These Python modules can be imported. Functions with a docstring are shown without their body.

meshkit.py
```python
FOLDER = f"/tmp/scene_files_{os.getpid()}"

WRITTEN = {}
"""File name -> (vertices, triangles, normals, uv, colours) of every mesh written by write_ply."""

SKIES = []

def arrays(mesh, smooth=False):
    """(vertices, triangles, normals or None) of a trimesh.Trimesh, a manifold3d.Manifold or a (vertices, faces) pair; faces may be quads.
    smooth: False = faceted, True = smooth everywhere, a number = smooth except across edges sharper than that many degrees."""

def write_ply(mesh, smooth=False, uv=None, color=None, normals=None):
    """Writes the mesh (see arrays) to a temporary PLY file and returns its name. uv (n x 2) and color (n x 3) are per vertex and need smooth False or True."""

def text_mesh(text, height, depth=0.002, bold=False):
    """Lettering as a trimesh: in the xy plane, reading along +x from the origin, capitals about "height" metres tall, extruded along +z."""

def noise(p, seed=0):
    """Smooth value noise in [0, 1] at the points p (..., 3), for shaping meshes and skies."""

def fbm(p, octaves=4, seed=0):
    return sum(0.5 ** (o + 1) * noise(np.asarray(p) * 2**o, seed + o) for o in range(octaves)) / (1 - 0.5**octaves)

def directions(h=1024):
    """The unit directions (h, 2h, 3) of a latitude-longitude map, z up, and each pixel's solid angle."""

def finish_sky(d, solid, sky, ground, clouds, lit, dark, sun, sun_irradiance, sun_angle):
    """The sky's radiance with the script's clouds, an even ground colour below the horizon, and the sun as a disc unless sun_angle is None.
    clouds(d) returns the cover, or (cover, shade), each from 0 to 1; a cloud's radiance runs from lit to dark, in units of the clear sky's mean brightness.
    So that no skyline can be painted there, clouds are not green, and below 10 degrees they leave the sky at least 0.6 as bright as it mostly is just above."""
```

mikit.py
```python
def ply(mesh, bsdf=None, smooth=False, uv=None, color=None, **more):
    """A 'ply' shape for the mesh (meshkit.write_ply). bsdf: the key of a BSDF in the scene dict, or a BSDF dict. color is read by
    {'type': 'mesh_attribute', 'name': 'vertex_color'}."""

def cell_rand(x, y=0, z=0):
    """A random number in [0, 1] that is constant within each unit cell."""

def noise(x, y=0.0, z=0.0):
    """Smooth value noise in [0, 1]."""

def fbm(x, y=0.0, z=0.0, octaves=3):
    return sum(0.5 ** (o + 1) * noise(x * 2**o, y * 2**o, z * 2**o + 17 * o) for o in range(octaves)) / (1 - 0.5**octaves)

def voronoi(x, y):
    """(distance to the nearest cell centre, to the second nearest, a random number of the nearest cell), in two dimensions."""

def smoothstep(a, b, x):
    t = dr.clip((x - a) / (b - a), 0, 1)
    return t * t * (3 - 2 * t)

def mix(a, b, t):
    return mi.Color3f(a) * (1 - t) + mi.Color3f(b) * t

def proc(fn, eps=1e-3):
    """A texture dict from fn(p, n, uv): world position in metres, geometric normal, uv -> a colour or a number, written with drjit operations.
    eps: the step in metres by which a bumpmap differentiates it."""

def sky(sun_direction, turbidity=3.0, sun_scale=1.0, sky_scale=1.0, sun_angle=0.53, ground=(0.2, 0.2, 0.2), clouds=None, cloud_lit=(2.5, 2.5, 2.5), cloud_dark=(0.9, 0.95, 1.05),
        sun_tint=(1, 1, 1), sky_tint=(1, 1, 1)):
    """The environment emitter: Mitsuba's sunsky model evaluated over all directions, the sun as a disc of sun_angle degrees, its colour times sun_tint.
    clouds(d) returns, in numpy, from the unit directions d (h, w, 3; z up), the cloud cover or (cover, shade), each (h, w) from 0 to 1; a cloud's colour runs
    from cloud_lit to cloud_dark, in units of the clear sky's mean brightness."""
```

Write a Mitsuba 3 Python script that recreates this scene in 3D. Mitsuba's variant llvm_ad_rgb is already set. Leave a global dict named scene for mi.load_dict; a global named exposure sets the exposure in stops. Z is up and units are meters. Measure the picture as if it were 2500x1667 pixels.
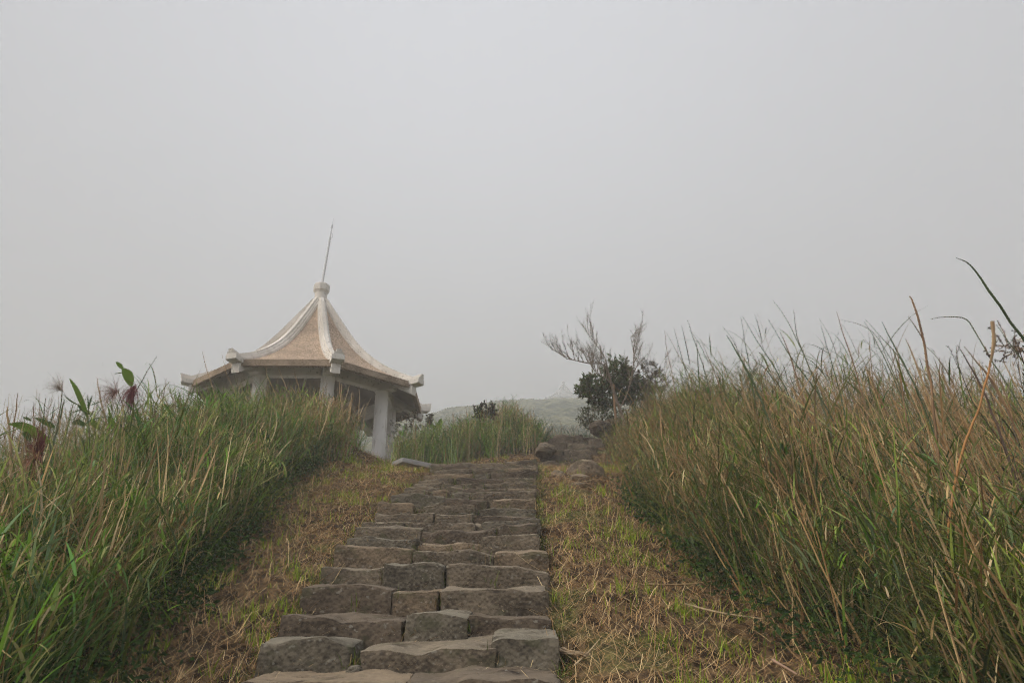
import math, random
import numpy as np, trimesh
import drjit as dr
import mitsuba as mi
import mikit, meshkit
from mikit import proc, noise, fbm, voronoi, mix, smoothstep

T = mi.ScalarTransform4f
scene, labels = {}, {}

# ------------------------------------------------------------------ camera, sky, exposure
EYE = 1.75
PITCH = 21.5
FOV = 2 * math.degrees(math.atan(1250 / 2050))
scene['camera'] = {
    'type': 'perspective', 'fov': FOV, 'fov_axis': 'x', 'near_clip': 0.05, 'far_clip': 2000.0,
    'to_world': T().look_at(origin=[0, 0, EYE], target=[0, math.cos(math.radians(PITCH)), EYE + math.sin(math.radians(PITCH))], up=[0, 0, 1]),
    'medium': {'type': 'ref', 'id': 'haze_medium'},
}
exposure = 1.74


GLOW = np.array([-0.06, 0.82, 0.57])


def overcast(d):
    """An even layer of mountain cloud, a little brighter overhead and in an added glow above the slope."""
    el = np.clip(d[..., 2], 0, 1)
    glow = np.exp(-np.degrees(np.arccos(np.clip(d @ (GLOW / np.linalg.norm(GLOW)), -1, 1))) ** 2 / (2 * 19.0 ** 2))
    bright = 0.13 + 0.30 * el ** 1.5 + 0.58 * glow + 0.07 * (meshkit.fbm(d * 2.5, 3, 5) - 0.5)
    return np.ones(d.shape[:2]), np.clip(1 - bright, 0, 1)


scene['sky'] = mikit.sky([-0.68, -0.36, 0.64], turbidity=4, sun_scale=0.80, sky_scale=1.0, sun_angle=45, clouds=overcast,
                         cloud_lit=(3.2, 3.36, 3.70), cloud_dark=(1.35, 1.42, 1.58), ground=(0.12, 0.11, 0.08), sun_tint=(0.86, 0.95, 1.12))
HAZE = 0.0041
scene['haze_medium'] = {'type': 'homogeneous', 'albedo': {'type': 'rgb', 'value': [0.950, 0.957, 0.967]}, 'sigma_t': HAZE}


# ------------------------------------------------------------------ helpers
def numbered(key):
    if key not in used:
        used.add(key)
        return key
    i = counter.get(key, 0) + 1
    while f'{key}_{i:03d}' in used:
        i += 1
    counter[key] = i
    used.add(f'{key}_{i:03d}')
    return f'{key}_{i:03d}'


used, counter = set(), {}


def thing(name, label, cat, group=None, kind=None):
    key = numbered(name)
    labels[key] = {'label': label, 'category': cat}
    if group:
        labels[key]['group'] = group
    if kind:
        labels[key]['kind'] = kind
    return key


def add(key, mesh, bsdf, smooth=False, color=None):
    scene[key] = mikit.ply(mesh, bsdf, smooth=smooth, color=color)
    return key


def part(parent, name, mesh, bsdf, smooth=False, color=None, label=None, kind=None):
    key = numbered(f'{parent}__{name}')
    add(key, mesh, bsdf, smooth, color)
    if label or kind:
        labels[key] = {k: v for k, v in (('label', label), ('kind', kind)) if v}
    return key


def box(x0, x1, y0, y1, z0, z1):
    m = trimesh.creation.box([x1 - x0, y1 - y0, z1 - z0])
    m.apply_translation([(x0 + x1) / 2, (y0 + y1) / 2, (z0 + z1) / 2])
    return m


def rounded_block(w, d, h, r, cell):
    """A box centred on the origin with rounded edges, as an even grid of quads over its six sides."""
    n = [max(2, int(round(s / cell))) for s in (w, d, h)]
    vs, fs, at = [], [], 0
    half = np.array([w, d, h]) / 2
    for ax in range(3):
        a, b = [k for k in range(3) if k != ax]
        for sgn in (-1, 1):
            u, v = np.meshgrid(np.linspace(-1, 1, n[a] + 1), np.linspace(-1, 1, n[b] + 1), indexing='ij')
            p = np.zeros(u.shape + (3,))
            p[..., a], p[..., b], p[..., ax] = u, v, sgn
            vs.append(p.reshape(-1, 3))
            i, j = np.meshgrid(np.arange(n[a]), np.arange(n[b]), indexing='ij')
            q = np.stack([i * (n[b] + 1) + j, (i + 1) * (n[b] + 1) + j, (i + 1) * (n[b] + 1) + j + 1, i * (n[b] + 1) + j + 1], -1).reshape(-1, 4)
            if (sgn > 0) == (ax == 1):
                q = q[:, ::-1]
            fs.append(q + at)
            at += len(vs[-1])
    v = np.vstack(vs) * half
    inner = np.clip(v, -(half - r), half - r)
    o = v - inner
    v = inner + r * o / np.maximum(np.linalg.norm(o, axis=1, keepdims=True), 1e-9)
    f = np.vstack(fs)
    m = trimesh.Trimesh(v, np.vstack([f[:, [0, 1, 2]], f[:, [0, 2, 3]]]), process=False)
    m.merge_vertices(digits_vertex=5)
    return m


def vec_noise(p, freq, seed):
    return np.stack([meshkit.fbm(p * freq + 31.7 * k, 3, seed + 7 * k) - 0.5 for k in range(3)], -1)


def tube(pts, radii, sides=6, cap=True):
    p = np.asarray(pts, float)
    r = np.broadcast_to(radii, (len(p),))
    t = np.gradient(p, axis=0)
    t /= np.linalg.norm(t, axis=1, keepdims=True) + 1e-12
    ref = np.array([0.31, 0.95, 0.05])
    a = np.cross(t, ref)
    a /= np.linalg.norm(a, axis=1, keepdims=True) + 1e-12
    b = np.cross(t, a)
    ang = np.arange(sides) * 2 * np.pi / sides
    v = p[:, None] + r[:, None, None] * (np.cos(ang)[None, :, None] * a[:, None] + np.sin(ang)[None, :, None] * b[:, None])
    i, j = np.meshgrid(np.arange(len(p) - 1), np.arange(sides), indexing='ij')
    q = np.stack([i * sides + j, (i + 1) * sides + j, (i + 1) * sides + (j + 1) % sides, i * sides + (j + 1) % sides], -1).reshape(-1, 4)
    v = v.reshape(-1, 3)
    f = np.vstack([q[:, [0, 1, 2]], q[:, [0, 2, 3]]])
    if cap:
        n = len(v)
        v = np.vstack([v, p[:1], p[-1:]])
        k = np.arange(sides)
        f = np.vstack([f, np.stack([k * 0 + n, k, (k + 1) % sides], 1), np.stack([k * 0 + n + 1, n - sides + (k + 1) % sides, n - sides + k], 1)])
    return trimesh.Trimesh(v, f[:, ::-1], process=False)


def smooth_line(pts, n):
    """A Catmull-Rom curve through the points, n points in all."""
    p = np.asarray(pts, float)
    e = np.vstack([2 * p[0] - p[1], p, 2 * p[-1] - p[-2]])
    u = np.linspace(0, len(p) - 1 - 1e-6, n)
    i = u.astype(int)
    t = (u - i)[:, None]
    a, b, c, d = e[i], e[i + 1], e[i + 2], e[i + 3]
    return 0.5 * (2 * b + (c - a) * t + (2 * a - 5 * b + 4 * c - d) * t ** 2 + (3 * b - a - 3 * c + d) * t ** 3)


def concat(ms):
    return trimesh.util.concatenate(ms)


def ribbons(base, h, az, tilt, bend, w, col, K=5, tip=None, power=1.4, twist=0.0, blunt=0.12):
    """Grass blades: N curved strips, each with its own colour. Returns (vertices, triangles, colours)."""
    N = len(base)
    s = np.linspace(0, 1, K + 1)
    ang = tilt[:, None] + bend[:, None] * ((s[1:] + s[:-1]) / 2)[None] ** power
    seg = (h / K)[:, None]
    hx = np.concatenate([np.zeros((N, 1)), np.cumsum(np.sin(ang) * seg, 1)], 1)
    hz = np.concatenate([np.zeros((N, 1)), np.cumsum(np.cos(ang) * seg, 1)], 1)
    ca, sa = np.cos(az)[:, None], np.sin(az)[:, None]
    pos = base[:, None, :] + np.stack([hx * ca, hx * sa, hz], -1)
    tw = (az + twist)[:, None] * np.ones_like(hx)
    prof = np.minimum(1, 0.55 + 1.6 * s) * np.maximum(1 - s, 0) ** 0.55
    prof[-1] = blunt * 0.5
    side = np.stack([-np.sin(tw), np.cos(tw), np.zeros_like(tw)], -1) * (w[:, None] / 2 * prof[None])[..., None]
    v = np.stack([pos - side, pos + side], 2).reshape(-1, 3)
    k = np.arange(K)
    quad = np.stack([2 * k, 2 * k + 1, 2 * k + 3, 2 * k + 2], -1)
    q = (np.arange(N)[:, None, None] * (2 * (K + 1)) + quad[None]).reshape(-1, 4)
    f = np.vstack([q[:, [0, 1, 2]], q[:, [0, 2, 3]]])
    c = np.repeat(col[:, None, :], K + 1, 1)
    if tip is not None:
        m = (np.clip(s - 0.55, 0, 1) / 0.45)[None, :, None]
        c = c * (1 - 0.7 * m) + tip[:, None, :] * 0.7 * m
    c = np.repeat(c, 2, 1).reshape(-1, 3)
    return v, f, c


def join(parts):
    at, V, Fc, C = 0, [], [], []
    for v, f, c in parts:
        V.append(v)
        Fc.append(f + at)
        C.append(c)
        at += len(v)
    return np.vstack(V), np.vstack(Fc), np.vstack(C)


def add_blades(key, parts, bsdf='grass_blade'):
    v, f, c = join(parts)
    scene[key] = mikit.ply((v, f), bsdf, smooth=False, color=np.clip(c, 0.004, 0.9))


# ------------------------------------------------------------------ materials
def m_stone(tint):
    def col(p, n, uv):
        a = fbm(p.x * 4.1, p.y * 4.1, p.z * 4.1, 4)
        b = fbm(p.x * 55, p.y * 55, p.z * 55, 3)
        c = mix((0.034 * tint[0], 0.027 * tint[1], 0.020 * tint[2]), (0.185 * tint[0], 0.155 * tint[1], 0.118 * tint[2]), smoothstep(0.25, 0.78, 0.45 * a + 0.55 * b))
        moss = smoothstep(0.58, 0.72, fbm(p.x * 8.3 + 9, p.y * 8.3, p.z * 8.3, 4))
        c = c * (1 - 0.45 * moss) + mi.Color3f(0.042, 0.048, 0.018) * 0.45 * moss
        lich = smoothstep(0.66, 0.78, fbm(p.x * 30 + 4, p.y * 30, p.z * 30 + 3, 4))
        c = c * (1 - 0.45 * lich) + mi.Color3f(0.27, 0.26, 0.22) * 0.45 * lich
        # up-facing stone painted paler in patches: skylight on the tops plus foot wear
        lit_wear = smoothstep(0.62, 0.92, n.z) * smoothstep(0.22, 0.55, fbm(p.x * 6 + 3, p.y * 6, 5, 3))
        return mix(c, (0.225 * tint[0], 0.198 * tint[1], 0.158 * tint[2]), 0.55 * lit_wear)
    return col


def stone_bump(p, n, uv):
    return fbm(p.x * 30, p.y * 30, p.z * 30, 4) + 0.5 * noise(p.x * 9, p.y * 9, p.z * 9)


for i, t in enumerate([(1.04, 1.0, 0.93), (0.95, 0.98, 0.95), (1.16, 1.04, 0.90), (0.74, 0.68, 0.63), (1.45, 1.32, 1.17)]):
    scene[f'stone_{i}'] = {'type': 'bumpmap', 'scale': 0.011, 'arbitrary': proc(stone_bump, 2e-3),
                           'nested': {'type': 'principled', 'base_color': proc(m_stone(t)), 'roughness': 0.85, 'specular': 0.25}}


def ground_col(p, n, uv):
    a = fbm(p.x * 1.3, p.y * 1.3, 0, 4)
    b = fbm(p.x * 22, p.y * 9, 3, 4)
    straw = mix((0.030, 0.019, 0.010), (0.15, 0.098, 0.05), smoothstep(0.3, 0.72, b))
    green = mix((0.045, 0.06, 0.018), (0.13, 0.15, 0.04), smoothstep(0.3, 0.7, fbm(p.x * 31, p.y * 31, 1, 3)))
    c = mix(straw, green, smoothstep(0.56, 0.70, a) * 0.5)
    soil = smoothstep(0.60, 0.72, fbm(p.x * 4 + 7, p.y * 4, 5, 4))
    c = mix(c, (0.055, 0.038, 0.024), soil * 0.7)
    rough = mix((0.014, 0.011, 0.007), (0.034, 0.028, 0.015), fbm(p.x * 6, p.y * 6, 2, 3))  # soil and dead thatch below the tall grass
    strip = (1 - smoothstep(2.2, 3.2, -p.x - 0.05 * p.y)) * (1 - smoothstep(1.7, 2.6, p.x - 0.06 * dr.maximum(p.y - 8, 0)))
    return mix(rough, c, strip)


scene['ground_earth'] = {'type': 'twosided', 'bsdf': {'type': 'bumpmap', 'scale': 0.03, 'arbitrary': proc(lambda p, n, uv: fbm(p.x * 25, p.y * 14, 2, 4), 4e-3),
                         'nested': {'type': 'principled', 'base_color': proc(ground_col), 'roughness': 0.95, 'specular': 0.1}}}


def hill_col(p, n, uv):
    a = fbm(p.x * 0.10, p.y * 0.10, 0, 4)
    b = fbm(p.x * 0.8, p.y * 0.8, 3, 4)
    c = mix((0.04, 0.052, 0.018), (0.15, 0.145, 0.06), smoothstep(0.3, 0.7, 0.5 * a + 0.5 * b))
    return c


scene['hill_cover'] = {'type': 'twosided', 'bsdf': {'type': 'principled', 'base_color': proc(hill_col), 'roughness': 0.95, 'specular': 0.05}}
VC = {'type': 'mesh_attribute', 'name': 'vertex_color'}
scene['grass_blade'] = {'type': 'principledthin', 'base_color': VC, 'roughness': 0.55, 'diff_trans': 0.4, 'spec_trans': 0.0, 'eta': 1.35}
scene['dry_stem'] = {'type': 'twosided', 'bsdf': {'type': 'principled', 'base_color': VC, 'roughness': 0.6, 'specular': 0.3}}
scene['leaf'] = {'type': 'principledthin', 'base_color': VC, 'roughness': 0.4, 'diff_trans': 0.6, 'spec_trans': 0.0, 'eta': 1.4}


def bark(p, n, uv):
    return mix((0.085, 0.062, 0.042), (0.24, 0.185, 0.13), fbm(p.x * 26, p.y * 26, p.z * 9, 4))


scene['bark'] = {'type': 'principled', 'base_color': proc(bark), 'roughness': 0.9}


def white_paint(p, n, uv):
    a = fbm(p.x * 1.7, p.y * 1.7, p.z * 0.7, 4)
    streak = smoothstep(0.5, 0.8, fbm(p.x * 7, p.y * 7, p.z * 0.8, 4))
    c = mix((0.74, 0.70, 0.64), (0.60, 0.56, 0.50), smoothstep(0.35, 0.7, a))
    c = mix(c, (0.40, 0.37, 0.32), streak * 0.4)
    spot = smoothstep(0.66, 0.74, fbm(p.x * 16, p.y * 16, p.z * 16, 3))
    return mix(c, (0.28, 0.255, 0.21), spot * 0.6)


scene['white_concrete'] = {'type': 'bumpmap', 'scale': 0.006, 'arbitrary': proc(lambda p, n, uv: fbm(p.x * 25, p.y * 25, p.z * 25, 3), 3e-3),
                           'nested': {'type': 'principled', 'base_color': proc(white_paint), 'roughness': 0.75, 'specular': 0.3}}
scene['column_paint'] = {'type': 'principled', 'roughness': 0.55, 'specular': 0.4, 'base_color': proc(
    lambda p, n, uv: mix(mix((0.84, 0.81, 0.77), (0.76, 0.72, 0.67), fbm(p.x * 5, p.y * 5, p.z * 1.2, 4)), (0.42, 0.36, 0.30), 0.65 * smoothstep(0.60, 0.76, fbm(p.x * 16, p.y * 16, p.z * 2.2, 4))))}


def roughcast(p, n, uv):
    a = fbm(p.x * 45, p.y * 45, p.z * 45, 2)
    b = fbm(p.x * 1.5, p.y * 1.5, p.z * 1.5, 3)
    c = mix((0.30, 0.22, 0.155), (0.60, 0.465, 0.35), smoothstep(0.25, 0.75, a))
    c = mix(c, (0.25, 0.19, 0.145), 0.55 * smoothstep(0.42, 0.72, b))
    run = smoothstep(0.55, 0.8, fbm(p.x * 6, p.y * 6, p.z * 0.7, 4))
    return mix(c, (0.22, 0.18, 0.14), 0.4 * run)


scene['roughcast'] = {'type': 'bumpmap', 'scale': 0.02, 'arbitrary': proc(lambda p, n, uv: fbm(p.x * 45, p.y * 45, p.z * 45, 2), 3e-3),
                      'nested': {'type': 'principled', 'base_color': proc(roughcast), 'roughness': 0.95, 'specular': 0.1}}
scene['fascia_render'] = {'type': 'principled', 'roughness': 0.9, 'specular': 0.15, 'base_color': proc(
    lambda p, n, uv: mix((0.17, 0.125, 0.085), (0.40, 0.31, 0.225), smoothstep(0.25, 0.75, 0.5 * fbm(p.x * 3, p.y * 3, p.z * 3, 3) + 0.5 * fbm(p.x * 30, p.y * 30, p.z * 30, 3))))}
scene['soffit_concrete'] = {'type': 'twosided', 'bsdf': {'type': 'principled', 'roughness': 0.9, 'specular': 0.1, 'base_color': proc(
    lambda p, n, uv: mix((0.20, 0.165, 0.13), (0.36, 0.31, 0.25), fbm(p.x * 3, p.y * 3, p.z * 3, 4)))}}
scene['grey_metal'] = {'type': 'principled', 'base_color': {'type': 'rgb', 'value': [0.62, 0.62, 0.63]}, 'roughness': 0.5}
scene['old_concrete'] = {'type': 'principled', 'roughness': 0.95, 'base_color': {'type': 'rgb', 'value': [0.30, 0.30, 0.29]}}
scene['grey_concrete'] = {'type': 'principled', 'roughness': 0.9, 'base_color': proc(lambda p, n, uv: mix((0.25, 0.25, 0.245), (0.40, 0.40, 0.39), fbm(p.x * 9, p.y * 9, p.z * 9, 4)))}

# ------------------------------------------------------------------ terrain
PATH_Y = np.array([-12, -4, 0, 4.75, 9.48, 13.9, 15.0, 18.0, 21.3, 24, 30, 45, 70, 110, 138, 195, 253, 345, 437, 492, 510, 534, 690])
PATH_Z = np.array([-2.2, -1.1, 0.0, 1.50, 3.22, 4.86, 5.12, 5.86, 7.34, 7.9, 8.6, 11.5, 18.6, 30.8, 40.0, 61.9, 82.4, 110.5, 138, 156.8, 161.5, 157, 90])
LEFT_Y = np.array([-12, -4, 0, 4.75, 9.48, 13.9, 15.0, 18.0, 21.3, 24, 30, 700])   # the ground beside the path on the pavilion's side
LEFT_Z = np.array([-2.2, -1.1, 0.0, 1.50, 3.22, 4.86, 5.12, 5.80, 6.50, 7.05, 7.6, 7.6])
CREST_Y = np.array([0, 20, 30, 115, 253, 506, 690])
CREST_X = np.array([0, 1.2, 1.4, 5.0, 20.0, 33, 46])


def height(x, y):
    x, y = np.asarray(x, float), np.asarray(y, float)
    z = np.interp(y, PATH_Y, PATH_Z)
    side = np.clip((-x - 0.2) / 2.2, 0, 1)
    side = side * side * (3 - 2 * side) * np.clip((38 - y) / 10, 0, 1)
    z = z * (1 - side) + np.interp(y, LEFT_Y, LEFT_Z) * side
    c = np.interp(y, CREST_Y, CREST_X)
    u = x - c
    far = np.clip((y - 22) / 12, 0, 1)
    near = 1 - far
    # near banks: on the left the ground falls away behind the grass, on the right it rises
    left = np.maximum(0, -x - 4.6)
    z = z - near * 0.15 * left ** 1.1
    z = z + near * np.where(y < 21, 0.12, 0.06) * np.clip(x - 2.2, 0, 3.2) * np.clip((y - 3) / 3, 0, 1)
    z = z - near * 0.16 * np.maximum(0, x - 7) ** 1.1
    z = z + near * 0.30 * np.exp(-((x + 4.5) / 1.7) ** 2 - ((y - 16.6) / 2.6) ** 2)
    z = z + near * 0.30 * np.exp(-((x - 4.2) / 1.3) ** 2 - ((y - 17.5) / 4.0) ** 2)
    z = z + near * 0.45 * np.exp(-((x + 3.7) / 0.95) ** 2 - ((y - 16.8) / 1.5) ** 2)
    z = z + 0.09 * (np.exp(-((x - 0.80) / 0.5) ** 2) + 0.6 * np.exp(-((x + 1.95) / 0.5) ** 2)) * np.clip((14.6 - y) / 1.2, 0, 1) * np.clip((y - 1.5) / 1.5, 0, 1)
    z = z - 0.05 * np.exp(-((x + 0.6) / 1.0) ** 4) * (y < 14.4) * (y > 2)
    # far ridge: falls off on both sides of the crest
    w = np.interp(y, [22, 50, 92, 253, 460, 510, 690], [14, 24, 46, 74, 50, 21, 46])
    z = z - far * np.minimum(120, np.interp(y, [22, 250], [6, 14]) * (np.abs(u) / w) ** 1.9 + 0.12 * np.maximum(0, np.abs(u) - w))
    bump = 0.10 * (meshkit.fbm(np.stack([x * 0.9, y * 0.9, x * 0], -1), 3, 3) - 0.5) + 0.035 * (meshkit.fbm(np.stack([x * 5, y * 5, x * 0], -1), 3, 8) - 0.5)
    p = np.stack([x, y, x * 0], -1)
    return z + bump + far * (3.2 * (meshkit.fbm(p * 0.07, 3, 5) - 0.5) + 1.6 * (meshkit.fbm(p * 0.3, 3, 6) - 0.5)) * np.clip((y - 25) / 40, 0, 1)


def sheet(xs, ys):
    X, Y = np.meshgrid(xs, ys)
    v = np.stack([X, Y, height(X, Y)], -1).reshape(-1, 3)
    n = len(xs)
    i, j = np.meshgrid(np.arange(len(ys) - 1), np.arange(n - 1), indexing='ij')
    q = np.stack([i * n + j, i * n + j + 1, (i + 1) * n + j + 1, (i + 1) * n + j], -1).reshape(-1, 4)
    return v, q


xs = np.concatenate([-np.geomspace(6.2, 300, 44)[::-1], np.arange(-6, 6.01, 0.1), np.geomspace(6.2, 300, 44)])
thing('ground', 'brown trodden earth slope with mown dry grass either side of the stone steps', 'ground', kind='structure')
add('ground', sheet(xs, np.concatenate([np.linspace(-12, 2.4, 20), np.arange(2.5, 26, 0.1), np.array([26.5, 27, 28, 29, 30])])), 'ground_earth', smooth=True)
thing('hill', 'foggy grassy mountain ridge rising behind the upper steps', 'hill', kind='structure')
xh = np.arange(-80, 110.1, 1.2)
add('hill', sheet(np.unique(np.concatenate([xs[::1], xh])), np.concatenate([np.arange(30, 60, 0.8), np.arange(60, 200, 1.5), np.arange(200, 690.1, 4.0)])), 'hill_cover', smooth=True)

# ------------------------------------------------------------------ lower stone stairway
ROWS = [
    (2.55, [(-1.44, -0.80, 0.98, 0.99, 0.97), (-0.79, -0.20, 0.97, 1.00, 0.98), (-0.18, 0.24, 0.98, 0.98, 0.97)]),
    (3.10, [(-1.46, -0.62, 1.15, 1.16, 1.14), (-0.60, 0.25, 1.14, 1.17, 1.15)]),
    (3.66, [(-1.43, -1.02, 1.33, 1.34, 1.33), (-1.00, -0.36, 1.34, 1.36, 1.34), (-0.35, 0.26, 1.34, 1.33, 1.32)]),
    (4.21, [(-1.45, -0.71, 1.52, 1.53, 1.51), (-0.70, -0.15, 1.51, 1.53, 1.52), (-0.14, 0.24, 1.52, 1.52, 1.50)]),
    (4.75, [(-1.42, -0.58, 1.70, 1.71, 1.70), (-0.56, 0.25, 1.70, 1.71, 1.70)]),
    (5.35, [(-1.52, -0.97, 1.93, 1.94, 1.91), (-0.89, -0.10, 1.87, 1.89, 1.90), (-0.11, 0.27, 1.93, 1.95, 1.96)]),
    (5.82, [(-1.52, -0.73, 2.09, 2.08, 2.06), (-0.70, -0.30, 2.09, 2.12, 2.10), (-0.28, 0.25, 2.09, 2.09, 2.08)]),
    (6.47, [(-1.55, -0.90, 2.35, 2.35, 2.33), (-0.88, -0.56, 2.31, 2.30, 2.31), (-0.52, 0.26, 2.32, 2.32, 2.33)]),
    (7.13, [(-1.58, -1.05, 2.57, 2.56, 2.56), (-1.04, -0.58, 2.59, 2.59, 2.57), (-0.54, 0.30, 2.55, 2.58, 2.52), (-0.58, -0.54, 2.54, 2.54, 2.54)]),
    (7.72, [(-1.59, -0.90, 2.83, 2.80, 2.78), (-0.88, -0.17, 2.75, 2.76, 2.74), (-0.15, 0.32, 2.75, 2.77, 2.77)]),
    (8.19, [(-1.58, -0.92, 2.96, 2.96, 2.94), (-0.90, -0.31, 2.91, 2.91, 2.90), (-0.29, 0.25, 2.94, 2.96, 2.99)]),
    (8.74, [(-1.60, -0.95, 3.16, 3.15, 3.13), (-0.94, -0.18, 3.10, 3.10, 3.13), (-0.16, 0.25, 3.15, 3.16, 3.18)]),
    (9.10, [(-1.60, -1.17, 3.24, 3.24, 3.24), (-1.16, -0.41, 3.26, 3.25, 3.24), (-0.32, 0.30, 3.24, 3.27, 3.29), (-0.40, -0.32, 3.24, 3.24, 3.24)]),
    (9.48, [(-1.53, -0.89, 3.41, 3.41, 3.43), (-0.85, -0.45, 3.40, 3.40, 3.40), (-0.44, 0.27, 3.40, 3.40, 3.38)]),
    (9.99, [(-1.59, -1.18, 3.63, 3.62, 3.59), (-1.16, -1.05, 3.56, 3.57, 3.56), (-1.04, -0.44, 3.59, 3.60, 3.59), (-0.40, 0.28, 3.56, 3.58, 3.58)]),
    (10.62, [(-1.52, -0.87, 3.84, 3.85, 3.83), (-0.85, -0.32, 3.82, 3.80, 3.79), (-0.26, 0.29, 3.76, 3.81, 3.81)]),
    (11.09, [(-1.49, -1.11, 3.96, 3.99, 3.98), (-1.10, -0.85, 3.99, 4.00, 3.99), (-0.83, -0.53, 3.98, 3.98, 3.98), (-0.51, 0.31, 3.97, 3.98, 3.98)]),
    (11.46, [(-1.48, -0.99, 4.12, 4.13, 4.10), (-0.97, -0.71, 4.13, 4.13, 4.13), (-0.70, -0.08, 4.11, 4.12, 4.12), (-0.06, 0.36, 4.10, 4.11, 4.09)]),
    (11.85, [(-1.41, -1.01, 4.27, 4.27, 4.27), (-1.00, -0.40, 4.24, 4.24, 4.25), (-0.39, 0.34, 4.25, 4.26, 4.24)]),
    (12.38, [(-1.38, -0.88, 4.42, 4.43, 4.44), (-0.83, -0.13, 4.43, 4.45, 4.44), (-0.12, 0.35, 4.45, 4.47, 4.46)]),
    (12.93, [(-1.38, -0.62, 4.62, 4.62, 4.62), (-0.57, -0.34, 4.64, 4.65, 4.64), (-0.32, 0.41, 4.64, 4.67, 4.67)]),
    (13.47, [(-1.26, -0.65, 4.81, 4.82, 4.82), (-0.62, -0.14, 4.83, 4.84, 4.84), (-0.12, 0.41, 4.85, 4.86, 4.86)]),
    (13.86, [(-1.26, -0.52, 4.97, 4.97, 4.97), (-0.50, 0.43, 4.98, 4.99, 4.99)]),
    (14.39, [(-1.41, -0.90, 5.13, 5.14, 5.16), (-0.89, -0.15, 5.16, 5.16, 5.17), (-0.12, 0.43, 5.18, 5.19, 5.20)]),
]
rs = np.random.default_rng(11)


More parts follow.
